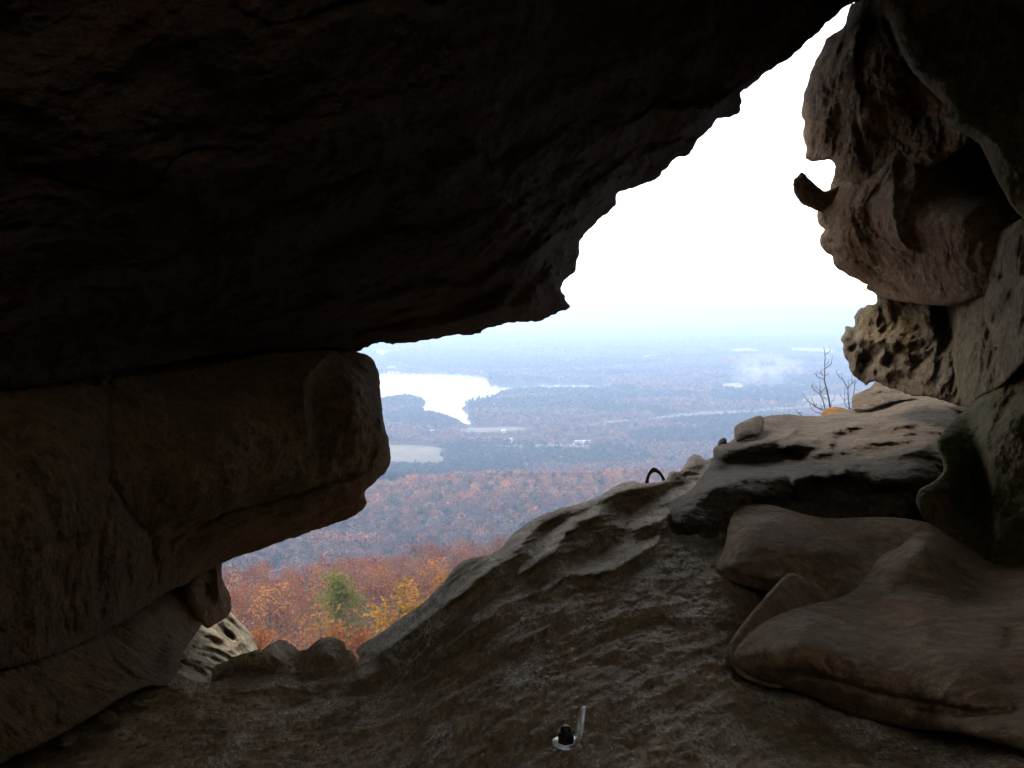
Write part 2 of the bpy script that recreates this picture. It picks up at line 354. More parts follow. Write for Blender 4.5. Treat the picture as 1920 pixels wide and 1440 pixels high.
rock('pale_rock', 'pale daylit rock face with a hollow, between the dark block and the forest',
 [(410, 1135), (425, 1143), (440, 1154), (452, 1168), (465, 1180), (474, 1192), (479, 1205), (483, 1222), (480, 1300), (400, 1320), (330, 1320), (318, 1268), (325, 1215), (345, 1185), (370, 1165), (395, 1150)],
 [(420, 1145, 2.9), (482, 1215, 3.0), (400, 1200, 2.65), (330, 1240, 2.35), (280, 1260, 2.2), (400, 1290, 2.2), (460, 1200, 2.85), (470, 1290, 2.4)],
 M_pale, Rp=10, thick=.4, amp=.04, freq=6, ridged=.02, micro=.01, jag=1.6, feats=[('bump', 428, 1192, 9, 20, -50, -.12), ('ridge', [(400, 1165), (420, 1190), (450, 1215)], .04, 6, 12), ('groove', [(350, 1200), (400, 1240), (420, 1260)], .04, 6, 10), ('bump', 345, 1230, 25, 20, 0, .05)])
rock('low_boulder', 'low dark boulder with two rounded humps under the orange trees',
 [(396, 1290), (400, 1252), (428, 1237), (455, 1226), (472, 1222), (490, 1219), (504, 1208), (520, 1201), (538, 1203), (552, 1213), (562, 1219), (576, 1216), (590, 1203), (608, 1194), (630, 1197), (646, 1206), (650, 1216), (662, 1222), (671, 1238), (672, 1252), (655, 1275), (620, 1282), (560, 1288), (500, 1292), (440, 1300), (410, 1300)],
 [(400, 1255, 1.85), (520, 1203, 2.05), (610, 1195, 2.02), (670, 1240, 1.95), (500, 1245, 1.84), (500, 1290, 1.95), (620, 1275, 1.92), (450, 1310, 2.0)],
 M_floor, Rp=12, thick=.35, amp=.025, freq=7, micro=.006, jag=2.4, feats=[('bump', 520, 1222, 26, 20, 0, .03), ('bump', 612, 1222, 30, 26, 0, .05), ('groove', [(560, 1215), (550, 1250)], .04, 12, 10), ('groove', [(640, 1205), (648, 1255)], .02, 5, 8)])
# --- floor
ST = [[1.3, -1.0, 0], [.42, .54, 0], [0, 0, 1.5]]
rock('rock_floor', 'wide rough grey brown floor slab sloping up to the right in the foreground',
 [(-900, 1700), (-200, 1430), (0, 1370), (120, 1310), (200, 1280), (265, 1260), (320, 1262), (385, 1280), (430, 1272), (500, 1264), (570, 1256), (640, 1260), (668, 1246), (672, 1230), (667, 1221), (682, 1206), (712, 1188), (745, 1163), (790, 1133), (815, 1110), (833, 1090), (848, 1070), (865, 1054),
  (890, 1044), (918, 1040), (935, 1032), (948, 1018), (962, 1000), (985, 984), (1010, 968), (1050, 954), (1080, 946), (1110, 936), (1125, 930), (1145, 916), (1162, 908), (1178, 903), (1190, 902), (1200, 905), (1220, 905), (1246, 900), (1255, 886), (1262, 883), (1274, 884), (1284, 872),
  (1292, 858), (1300, 852), (1312, 853), (1320, 862), (1338, 858), (1400, 850), (1700, 900), (2000, 1100), (2650, 1500), (2650, 2200), (900, 2200), (-900, 2200)],
 [(960, 1440, 1.34), (0, 1440, 1.42), (120, 1366, 1.56), (1900, 1440, 1.12), (960, 1250, 1.66), (960, 1100, 2.04), (960, 1003, 2.35), (670, 1225, 2.05), (740, 1165, 2.1), (850, 1070, 2.2), (1100, 940, 2.55), (1200, 908, 2.7), (1345, 850, 3.05), (1300, 870, 2.95), (400, 1285, 1.78), (200, 1340, 1.62), (1350, 1100, 1.95), (1300, 1000, 2.32), (1600, 1100, 2.3), (1560, 1350, 1.45), (960, 2000, .82), (-900, 1700, .9), (2650, 1900, .7), (2650, 1500, .95), (1800, 1000, 2.7), (1500, 1150, 2.1), (1700, 1050, 2.5), (1600, 1250, 1.85), (1800, 1300, 1.6), (1450, 1060, 2.2), (1500, 1250, 1.75), (1560, 1000, 2.7)],
 M_floor, Rp=10, thick=.9, amp=.0065, freq=5, ridged=.0035, micro=.0034, strat=ST, floor=True, jag=1.4, cat='rock floor', g=2.6,
 feats=[('ridge', [(690, 1240), (780, 1180), (870, 1110), (930, 1060), (1000, 1020)], .022, 22, 12), ('ridge', [(960, 1040), (1010, 985), (1060, 960), (1110, 945)], .018, 16, 9),
  ('ridge', [(960, 1085), (1040, 1035), (1060, 1000), (1120, 965), (1130, 940)], .02, 18, 8), ('bump', 1030, 985, 36, 12, -30, -.018), ('bump', 1110, 1040, 60, 20, -28, -.03),
  ('ridge', [(1000, 1130), (1060, 1080), (1150, 1070), (1230, 1020), (1260, 960)], .016, 16, 8), ('bump', 1200, 925, 45, 12, -15, -.012), ('ridge', [(1120, 940), (1150, 926), (1190, 915), (1240, 908), (1262, 892)], .024, 8, 18), ('bump', 1215, 935, 60, 10, -14, -.012), ('ridge', [(1262, 890), (1300, 862), (1340, 858)], .014, 8, 14), ('bump', 1195, 912, 14, 8, 0, .010), ('bump', 1158, 922, 12, 7, 0, .008),
  ('bump', 1300, 880, 16, 18, 0, .012), ('bump', 1250, 915, 40, 14, -15, -.016), ('bump', 1190, 960, 40, 16, -20, -.02), ('ridge', [(1170, 1000), (1240, 975), (1300, 920), (1345, 870)], .016, 14, 10),
  ('ridge', [(780, 1260), (870, 1190), (960, 1130), (1020, 1100)], .012, 24, 8), ('ridge', [(560, 1290), (660, 1275), (760, 1240)], .014, 20, 10), ('ridge', [(430, 1300), (520, 1285), (600, 1300)], .012, 16, 8),
  ('bump', 735, 1235, 24, 14, 0, .016), ('bump', 900, 1065, 50, 14, -40, -.014), ('ridge', [(880, 1075), (905, 1050), (925, 1045)], .006, 8, 10), ('bump', 330, 1290, 40, 16, 0, .016)])
rock('rock_shelf', 'wavy wind carved upper rock shelf below the pitted right wall',
 [(1193, 988), (1230, 962), (1262, 938), (1295, 918), (1318, 890), (1338, 862), (1336, 845), (1342, 836), (1366, 830), (1376, 822), (1384, 812), (1392, 800), (1415, 786), (1436, 780), (1475, 777), (1510, 780), (1545, 779), (1590, 768), (1620, 755), (1660, 744), (1720, 738), (1810, 758), (1860, 800), (1900, 1000), (1760, 1120), (1500, 1090), (1362, 1016), (1300, 1014), (1243, 1012), (1218, 1002)],
 [(1240, 1005, 2.36), (1360, 1010, 2.32), (1250, 945, 2.52), (1400, 905, 2.6), (1500, 900, 2.6), (1345, 850, 3.0), (1420, 850, 2.95), (1500, 850, 3.05), (1500, 790, 3.7), (1400, 790, 3.4), (1640, 755, 4.2), (1600, 850, 2.95), (1700, 800, 3.3), (1800, 770, 3.5), (1740, 900, 2.6), (1600, 930, 2.58), (1760, 1000, 2.6), (1500, 1000, 2.6), (1600, 1060, 2.6)],
 M_shelf, Rp=12, thick=.6, amp=.006, freq=4.5, micro=.0024, ridged=.002, strat=[[1, .3, 0], [-.2, .8, 0], [0, 0, .5]], floor=True, jag=1.6, cat='rock shelf', g=2.6,
 feats=[('ridge', [(1215, 975), (1300, 930), (1400, 898), (1470, 893), (1520, 900), (1600, 885), (1700, 880), (1770, 870)], .034, 20, 60), ('bump', 1300, 985, 60, 24, -15, .012),
  ('ridge', [(1345, 842), (1400, 838), (1470, 822), (1500, 800)], .024, 9, 16), ('bump', 1450, 862, 60, 18, -15, -.04), ('bump', 1500, 838, 30, 11, 0, .03), ('bump', 1390, 862, 26, 14, -10, -.02), ('bump', 1450, 925, 60, 16, 0, .014), ('bump', 1560, 905, 40, 12, 0, -.015), ('bump', 1680, 900, 50, 16, 0, .018), ('bump', 1590, 812, 40, 10, -10, -.012), ('ridge', [(1540, 812), (1600, 800), (1650, 792), (1720, 800)], .022, 9, 13),
  ('ridge', [(1460, 845), (1500, 826), (1540, 822), (1570, 835)], .024, 10, 10), ('bump', 1640, 850, 60, 14, -12, -.022), ('ridge', [(1560, 880), (1620, 862), (1700, 850), (1760, 830)], .022, 16, 14), ('bump', 1360, 870, 18, 20, 0, -.016), ('ridge', [(1480, 905), (1520, 890), (1560, 900)], .022, 14, 14),
  ('bump', 1560, 930, 80, 30, 0, -.03), ('ridge', [(1430, 790), (1520, 790), (1600, 780), (1700, 765)], .008, 5, 5), ('ridge', [(1500, 860), (1600, 835), (1720, 825)], .008, 9, 6)])
for lb, px, py, rx, ry, t in (('largest of the loose stones lying at the foot of the left slab', 200, 1345, 24, 15, 1.52), ('small angular brown stone at the bottom left corner of the floor', 122, 1386, 20, 14, 1.40), ('smallest flat stone chip farthest from the bottom left corner', 262, 1318, 13, 7, 1.60)):
    rock('pebble', lb, [(px + rx * math.cos(a) * (1 + .2 * math.sin(a * 3 + px)), py + ry * math.sin(a) * (1 + .15 * math.cos(a * 2 + px))) for a in np.arange(0, 6.28, .55)], [(px - rx, py, t), (px + rx, py, t + .02), (px, py + ry, t - .02), (px, py - ry, t + .03)], M_left, Rp=9, thick=.03, amp=.006, freq=18, jag=.8, cat='stone', group='small loose stones')
rock('perched_stone', 'dark blocky stone at the left end of the upper shelf skyline',
 [(1376, 815), (1378, 800), (1390, 792), (1408, 784), (1428, 780), (1432, 790), (1431, 806), (1424, 816), (1402, 822), (1382, 827)],
 [(1376, 815, 3.15), (1430, 785, 3.35), (1405, 805, 3.08), (1430, 815, 3.15)], M_shelf, Rp=9, thick=.12, amp=.02, freq=8, jag=1.2)
rock('small_stone', 'tiny dark knob of stone on the skyline left of the blocky stone',
 [(1346, 838), (1347, 828), (1352, 822), (1360, 821), (1363, 827), (1363, 836), (1356, 842)], [(1346, 838, 3.1), (1363, 830, 3.1), (1355, 822, 3.12)], M_shelf, Rp=6, thick=.06, amp=.006, freq=14, jag=.6)
rock('orange_stone', 'small orange stone lying before the bare shrub',
 [(1539, 778), (1543, 770), (1552, 765), (1566, 763), (1580, 765), (1592, 769), (1598, 774), (1590, 780), (1560, 782), (1545, 783)], [(1539, 778, 4.0), (1598, 774, 4.1), (1566, 763, 4.15), (1565, 780, 3.95)],
 rock_mat('orange sandstone', (0.224, 0.114, 0.0493), (0.258, 0.152, 0.0808), (0.112, 0.0571, 0.0314), .4, bump=.5), Rp=7, thick=.15, amp=.01, freq=9, jag=.8)
rock('layered_rock', 'pale layered rock on the shelf tucked beneath the pitted rock',
 [(1600, 768), (1597, 755), (1599, 742), (1606, 737), (1622, 731), (1634, 723), (1642, 714), (1650, 716), (1662, 722), (1720, 712), (1820, 735), (1830, 775), (1740, 752), (1690, 750), (1660, 758), (1625, 768)],
 [(1600, 768, 3.9), (1600, 742, 4.1), (1645, 715, 4.4), (1720, 740, 4.0), (1810, 760, 3.5), (1660, 755, 3.9)], M_jag, Rp=8, thick=.3, amp=.03, freq=9, ridged=.02, jag=1.5, feats=[('groove', [(1610, 752), (1660, 735), (1740, 732)], .05, 3, 4), ('groove', [(1630, 764), (1700, 745)], .04, 2, 4)])
# --- boulders lower right
rock('smooth_boulder', 'smooth brown flat topped boulder on the floor below the wavy shelf',
 [(1342, 1070), (1345, 1052), (1354, 1036), (1361, 1012), (1364, 988), (1372, 964), (1390, 950), (1415, 945), (1440, 946), (1475, 954), (1510, 965), (1560, 972), (1620, 970), (1690, 971), (1750, 985), (1800, 1040), (1760, 1120), (1600, 1160), (1520, 1140), (1478, 1128), (1450, 1116), (1420, 1106), (1380, 1094), (1356, 1084)],
 [(1345, 1065, 2.02), (1420, 1095, 1.95), (1480, 1120, 1.9), (1370, 965, 2.3), (1400, 1010, 2.08), (1500, 1000, 2.12), (1500, 1060, 1.97), (1470, 955, 2.28), (1600, 975, 2.28), (1740, 985, 2.22), (1600, 1060, 2.0), (1700, 1080, 1.98), (1620, 1020, 2.12)],
 M_bould, Rp=34, thick=.45, amp=.014, freq=3.5, micro=.0022, jag=.6,
 feats=[('bump', 1460, 1025, 90, 40, 10, .035), ('ridge', [(1385, 1000), (1420, 975), (1480, 972), (1530, 985)], .02, 16, 30), ('bump', 1425, 962, 34, 8, 5, -.03), ('ridge', [(1350, 1052), (1400, 1075), (1450, 1085), (1480, 1085)], .035, 40, 14), ('groove', [(1345, 1085), (1400, 1105), (1470, 1125)], .07, 14, 6), ('bump', 1560, 1030, 60, 24, 0, .02), ('groove', [(1500, 1090), (1550, 1110), (1600, 1120)], .03, 8, 10)])
rock('wedge_slab', 'tilted smooth olive slab wedged between the flat topped boulder and the largest boulder',
 [(1480, 1074), (1500, 1080), (1530, 1093), (1562, 1118), (1620, 1150), (1560, 1240), (1470, 1290), (1395, 1272), (1366, 1238), (1364, 1215), (1378, 1188), (1400, 1160), (1425, 1130), (1455, 1096)],
 [(1480, 1074, 1.86), (1364, 1225, 1.56), (1425, 1130, 1.70), (1560, 1118, 1.86), (1500, 1180, 1.70), (1470, 1270, 1.55)], M_bould, Rp=16, thick=.3, amp=.01, freq=3, micro=.001, jag=.5, feats=[('ridge', [(1475, 1080), (1420, 1145), (1372, 1210)], .015, 5, 30)])
rock('big_boulder', 'largest smooth dark brown boulder at the lower right with dimpled left end',
 [(1366, 1238), (1378, 1212), (1400, 1188), (1435, 1164), (1480, 1144), (1530, 1131), (1570, 1122), (1605, 1102), (1622, 1078), (1638, 1058), (1655, 1040), (1685, 1026), (1705, 1010), (1730, 998), (1755, 998), (1800, 1016), (1880, 1060), (2100, 1050), (2650, 1000), (2650, 1700), (2200, 1560), (1920, 1410), (1800, 1375), (1700, 1366), (1600, 1342), (1520, 1308), (1460, 1283), (1400, 1262)],
 [(1370, 1240, 1.53), (1400, 1200, 1.56), (1450, 1265, 1.47), (1530, 1131, 1.78), (1500, 1200, 1.55), (1640, 1058, 2.0), (1730, 998, 2.1), (1620, 1150, 1.75), (1720, 1080, 1.85), (1600, 1335, 1.47), (1500, 1300, 1.55), (1700, 1360, 1.38), (1600, 1290, 1.40), (1650, 1240, 1.5), (1920, 1400, 1.12), (1800, 1200, 1.5), (1920, 1150, 1.6), (1920, 1280, 1.3), (1800, 1350, 1.22), (1810, 1090, 1.95), (1900, 1090, 2.0), (2650, 1400, .8), (2650, 1000, .95)],
 M_bould, Rp=40, thick=.6, amp=.024, freq=3, micro=.0024, jag=.6,
 feats=[('bump', 1600, 1225, 160, 70, 15, .06), ('bump', 1500, 1205, 80, 40, -20, .03), ('bump', 1750, 1040, 60, 40, 20, .04), ('bump', 1465, 1185, 36, 22, -20, -.022), ('bump', 1550, 1180, 36, 16, -20, -.014), ('ridge', [(1372, 1232), (1405, 1195), (1450, 1165), (1480, 1150)], .012, 6, 14), ('ridge', [(1640, 1065), (1690, 1040), (1740, 1010)], .03, 20, 26), ('bump', 1700, 1110, 50, 34, 0, -.02),
  ('groove', [(1460, 1260), (1560, 1275), (1640, 1300), (1740, 1320), (1860, 1340)], .04, 7, 14), ('ridge', [(1440, 1240), (1560, 1255), (1680, 1290), (1800, 1310)], .008, 40, 20), ('bump', 1780, 1240, 80, 40, 10, .04), ('ridge', [(1700, 1180), (1780, 1150), (1840, 1150), (1900, 1190)], .03, 20, 30),
  ('bump', 1830, 1120, 40, 20, -20, -.03), ('groove', [(1700, 1330), (1800, 1340), (1920, 1330)], .05, 8, 14), ('groove', [(1540, 1220), (1550, 1250), (1600, 1270)], .015, 8, 10)])
# --- right side rocks
rock('profile_rock', 'tall pale brown rock shaped like a forehead at the top right of the opening',
 [(1604, 2), (1596, 10), (1590, 28), (1584, 48), (1570, 58), (1552, 70), (1540, 92), (1530, 112), (1520, 135), (1512, 160), (1506, 188), (1502, 212), (1507, 228), (1505, 250), (1512, 275), (1511, 296), (1520, 302), (1540, 300), (1556, 299), (1564, 306), (1568, 316), (1600, 345), (1700, 330), (1820, 260), (1840, 60), (1760, -160), (1600, -160), (1590, -40)],
 [(1505, 220, 3.8), (1520, 130, 3.8), (1590, 10, 3.9), (1512, 300, 3.7), (1610, 200, 3.35), (1620, 60, 3.4), (1625, 300, 3.3), (1700, 200, 3.15), (1800, 200, 2.9), (1700, -100, 3.2)],
 M_right, Rp=20, thick=.5, amp=.022, freq=4, ridged=.006, micro=.010, bed=(.03, 4, (-.2, .1, 1)), jag=2.4,
 feats=[('ledge', [(1640, 330), (1625, 290), (1612, 230), (1608, 170), (1612, 110), (1628, 60), (1640, 0)], -.05, 12, 60), ('ridge', [(1605, 40), (1603, 110), (1606, 180), (1618, 250), (1630, 290)], .03, 16, 8), ('groove', [(1650, 10), (1690, 110), (1745, 170), (1775, 200)], .05, 7, 20),
  ('groove', [(1530, 130), (1560, 180), (1575, 240)], .012, 8, 12), ('bump', 1540, 250, 14, 30, 10, .02), ('bump', 1720, 180, 30, 60, -20, -.07)])
rock('nose_rock', 'small knobbly spur of rock sticking out like a nose against the white sky',
 [(1575, 395), (1548, 400), (1535, 396), (1520, 390), (1505, 383), (1494, 370), (1487, 355), (1487, 338), (1494, 330), (1503, 324), (1511, 328), (1517, 336), (1525, 343), (1535, 351), (1546, 359), (1575, 350)],
 [(1490, 345, 3.6), (1520, 365, 3.58), (1560, 375, 3.55)], M_right, Rp=10, thick=.1, amp=.02, freq=10, jag=1.6)
rock('cheek_rock', 'bulging brown rock with an overhanging chin between the nose spur and the pitted rock',
 [(1568, 312), (1563, 330), (1558, 348), (1556, 362), (1547, 374), (1534, 394), (1533, 412), (1537, 424), (1546, 430), (1539, 440), (1539, 460), (1549, 474), (1560, 480), (1563, 495), (1578, 508), (1600, 521), (1630, 536), (1660, 560), (1800, 570), (1960, 480), (1960, 300), (1820, 190), (1740, 200), (1700, 232), (1680, 262), (1640, 290), (1600, 315)],
 [(1534, 400, 3.6), (1566, 320, 3.65), (1545, 470, 3.6), (1630, 535, 3.5), (1620, 400, 3.25), (1700, 260, 3.2), (1700, 400, 2.95), (1800, 230, 3.0), (1760, 350, 2.95), (1850, 450, 2.6), (1900, 420, 2.6), (1720, 500, 3.05), (1960, 350, 2.9)],
 M_right, Rp=18, thick=.5, amp=.022, freq=3.6, ridged=.008, micro=.008, bed=(.03, 3.5, (-.3, .2, 1)), jag=1.6,
 feats=[('groove', [(1568, 318), (1620, 312), (1660, 290), (1690, 262)], .03, 6, 10), ('ridge', [(1690, 262), (1672, 300), (1676, 350), (1672, 400), (1690, 450), (1720, 480)], .05, 16, 22), ('groove', [(1620, 385), (1640, 430), (1680, 460), (1740, 490)], .035, 7, 14),
  ('ridge', [(1700, 250), (1712, 300), (1718, 340), (1700, 390)], .03, 12, 16), ('bump', 1590, 450, 36, 20, 20, .05), ('bump', 1585, 400, 30, 30, 0, .03), ('bump', 1830, 300, 55, 70, -30, -.18), ('bump', 1600, 495, 40, 14, 25, .03), ('bump', 1790, 420, 60, 30, -10, .05), ('bump', 1560, 452, 12, 10, 0, -.03), ('ridge', [(1600, 330), (1640, 345), (1672, 330)], .02, 14, 8), ('ridge', [(1676, 420), (1690, 455), (1730, 480), (1790, 480)], .03, 8, 16), ('ridge', [(1560, 400), (1600, 425), (1625, 470), (1640, 500)], .02, 20, 10), ('ridge', [(1730, 380), (1780, 400), (1850, 410)], .02, 12, 20)])
rock('pitted_rock', 'rough pitted rock jutting over the shelf beside the bare shrub',
 [(1628, 532), (1625, 540), (1636, 548), (1643, 560), (1642, 569), (1626, 572), (1612, 580), (1604, 592), (1603, 606), (1601, 615), (1592, 612), (1583, 611), (1584, 622), (1577, 636), (1582, 645), (1579, 656), (1582, 668), (1588, 676), (1594, 690), (1600, 704), (1612, 712), (1620, 718), (1624, 722), (1636, 716), (1650, 720), (1700, 738), (1760, 748), (1815, 762), (1880, 720), (1960, 640), (1960, 440), (1830, 450), (1730, 480), (1660, 500)],
 [(1578, 640, 3.7), (1605, 590, 3.75), (1630, 535, 3.5), (1625, 720, 3.6), (1680, 600, 3.4), (1690, 680, 3.3), (1700, 520, 3.3), (1760, 600, 3.25), (1780, 740, 3.05), (1815, 560, 3.05), (1815, 755, 2.9), (1950, 500, 2.6), (1950, 650, 2.6)],
 M_jag, Rp=12, thick=.5, amp=.04, freq=5, ridged=.03, micro=.007, jag=3,
 feats=[('ridge', [(1640, 548), (1700, 520), (1760, 508), (1800, 500)], .03, 8, 20), ('bump', 1700, 565, 40, 28, 0, -.07), ('ridge', [(1600, 620), (1640, 640), (1700, 645), (1760, 620)], .045, 12, 12), ('bump', 1625, 675, 18, 14, 20, -.05), ('bump', 1672, 680, 16, 12, 0, -.05), ('bump', 1720, 680, 18, 20, 0, -.05),
  ('bump', 1770, 560, 20, 50, 0, -.06), ('bump', 1740, 590, 14, 26, 0, .04), ('groove', [(1795, 520), (1785, 600), (1790, 700)], .05, 6, 10), ('bump', 1605, 650, 10, 8, 0, -.03), ('bump', 1650, 600, 12, 16, 0, .03)])
rock('grey_pillar', 'upright pale grey rock face right of the pitted rock near the frame edge',
 [(1800, 470), (1840, 455), (1880, 430), (1960, 390), (2650, 300), (2650, 900), (1960, 660), (1880, 720), (1835, 748), (1816, 764), (1798, 745), (1790, 700), (1786, 640), (1796, 580), (1792, 520)],
 [(1800, 500, 2.95), (1790, 700, 2.9), (1830, 600, 2.75), (1920, 500, 2.35), (1920, 640, 2.3), (2650, 500, 1.1), (2650, 800, 1.1)],
 rock_mat('grey sandstone', (0.15, 0.117, 0.0759), (0.23, 0.186, 0.125), (0.097, 0.0606, 0.033), .4, bump=.7), Rp=14, thick=.5, amp=.03, freq=5, ridged=.012, micro=.004, jag=2,
 feats=[('groove', [(1850, 520), (1848, 600), (1868, 650), (1850, 700)], .05, 7, 12), ('bump', 1880, 520, 14, 10, 20, -.05), ('bump', 1868, 600, 14, 18, 20, -.05), ('bump', 1825, 650, 20, 60, 0, .02)])
rock('mossy_rock', 'dark greenish rock bulging down from the top right corner',
 [(1640, -60), (1658, 0), (1672, 50), (1690, 95), (1716, 140), (1755, 178), (1780, 198), (1781, 210), (1772, 222), (1780, 238), (1805, 250), (1835, 270), (1852, 300), (1868, 335), (1888, 370), (1908, 402), (1960, 440), (2100, 480), (2650, 560), (2650, -900), (1640, -700)],
 [(1660, 0, 2.9), (1700, 100, 2.72), (1780, 210, 2.5), (1860, 320, 2.36), (1920, 410, 2.25), (1900, 200, 2.35), (1900, 0, 2.35), (2000, 200, 2.25), (2000, 0, 2.2), (2650, 0, 1.0), (2650, 500, 1.0), (1640, -600, 1.8), (2650, -800, 1.0)],
 M_green, Rp=24, thick=.8, amp=.045, freq=3.4, ridged=.012, micro=.008, jag=1.5, cat='rock', feats=[('ridge', [(1775, 222), (1820, 235), (1870, 270), (1920, 340)], .04, 20, 20), ('groove', [(1790, 195), (1840, 160), (1920, 150)], .04, 20, 30), ('groove', [(1690, 90), (1740, 60), (1760, 0)], .03, 16, 20)])
rock('mossy_pillar', 'dark mossy rock pillar at the right edge behind the largest boulder',
 [(1960, 600), (1915, 640), (1890, 672), (1868, 706), (1836, 744), (1812, 766), (1784, 792), (1758, 822), (1756, 838), (1768, 860), (1768, 884), (1748, 905), (1724, 920), (1718, 945), (1732, 972), (1752, 995), (1800, 1060), (1860, 1140), (1930, 1240), (2300, 1300), (2650, 1300), (2650, 500)],
 [(1812, 766, 2.7), (1758, 830, 2.42), (1768, 870, 2.4), (1722, 930, 2.3), (1750, 995, 2.25), (1830, 950, 2.38), (1900, 800, 2.28), (1890, 1000, 2.2), (1910, 1180, 2.05), (1920, 650, 2.4), (1860, 1100, 2.2), (2000, 800, 2.15), (2000, 1050, 2.1), (2650, 900, 1.0), (2650, 600, 1.0)],
 M_green, Rp=18, thick=.6, amp=.045, freq=3.6, ridged=.012, micro=.008, jag=1.4,
 feats=[('bump', 1815, 920, 26, 70, 8, -.20), ('ridge', [(1870, 740), (1850, 820), (1862, 920), (1870, 1000), (1860, 1080)], .05, 24, 20), ('ridge', [(1780, 900), (1785, 960), (1800, 1010)], .04, 16, 10), ('bump', 1745, 945, 18, 26, 0, .03), ('bump', 1900, 870, 40, 70, 0, .03), ('groove', [(1920, 960), (1890, 1040), (1900, 1140)], .04, 12, 20)])
# --- the rest of the chamber, behind and around the camera
def chamber():
    n, m = 96, 60; th = np.linspace(0, 2 * math.pi, n, endpoint=False)
    prof = [(3.6, 2.9), (3.0, 2.42), (2.4, 1.95), (1.9, 1.6), (1.5, 1.33), (1.1, 1.16), (.7, 1.12), (.3, 1.2), (-.2, 1.3), (-.8, 1.35), (-1.5, 1.3), (-2.2, 1.1), (-2.8, .8), (-3.2, .4), (-3.4, .01)]
    yy = np.interp(np.linspace(0, len(prof) - 1, m), range(len(prof)), [p[0] for p in prof]); rr = np.interp(np.linspace(0, len(prof) - 1, m), range(len(prof)), [p[1] for p in prof])
    V = []
    for y, r in zip(yy, rr):
        zf = -SP * y * .9
        z = r * .92 * np.sin(th); z = np.where(z < -.62 - 0 * zf, -.62 + (z + .62) * np.clip((y - .5) / 1., .12, 1), z)
        V.append(np.stack([r * np.cos(th), np.full(n, y), z + zf * (y > 0)], 1))
    V = np.concatenate(V); h = fbm(V * 1.6, 5, .5) * .12
    c = V.copy(); c[:, 1] = 0; c /= np.linalg.norm(c, axis=1)[:, None] + 1e-6; V = V + c * h[:, None]
    i = np.arange((m - 1) * n); j = i // n * n + (i % n + 1) % n
    Q = np.stack([i, i + n, j + n, j], 1); cc = V[Q].mean(1)
    # a crevice open to the sky above and behind the eye
    hole = (cc[:, 2] > .6) & (np.abs(cc[:, 0] - .15 - .1 * np.sin(cc[:, 1] * 5)) < .85 + .1 * np.sin(cc[:, 1] * 9)) & (cc[:, 1] > -2.3) & (cc[:, 1] < .2)
    o = mesh_np('cave_terrain', V, Q[~hole], M_left); tag(o, kind='structure')
chamber()
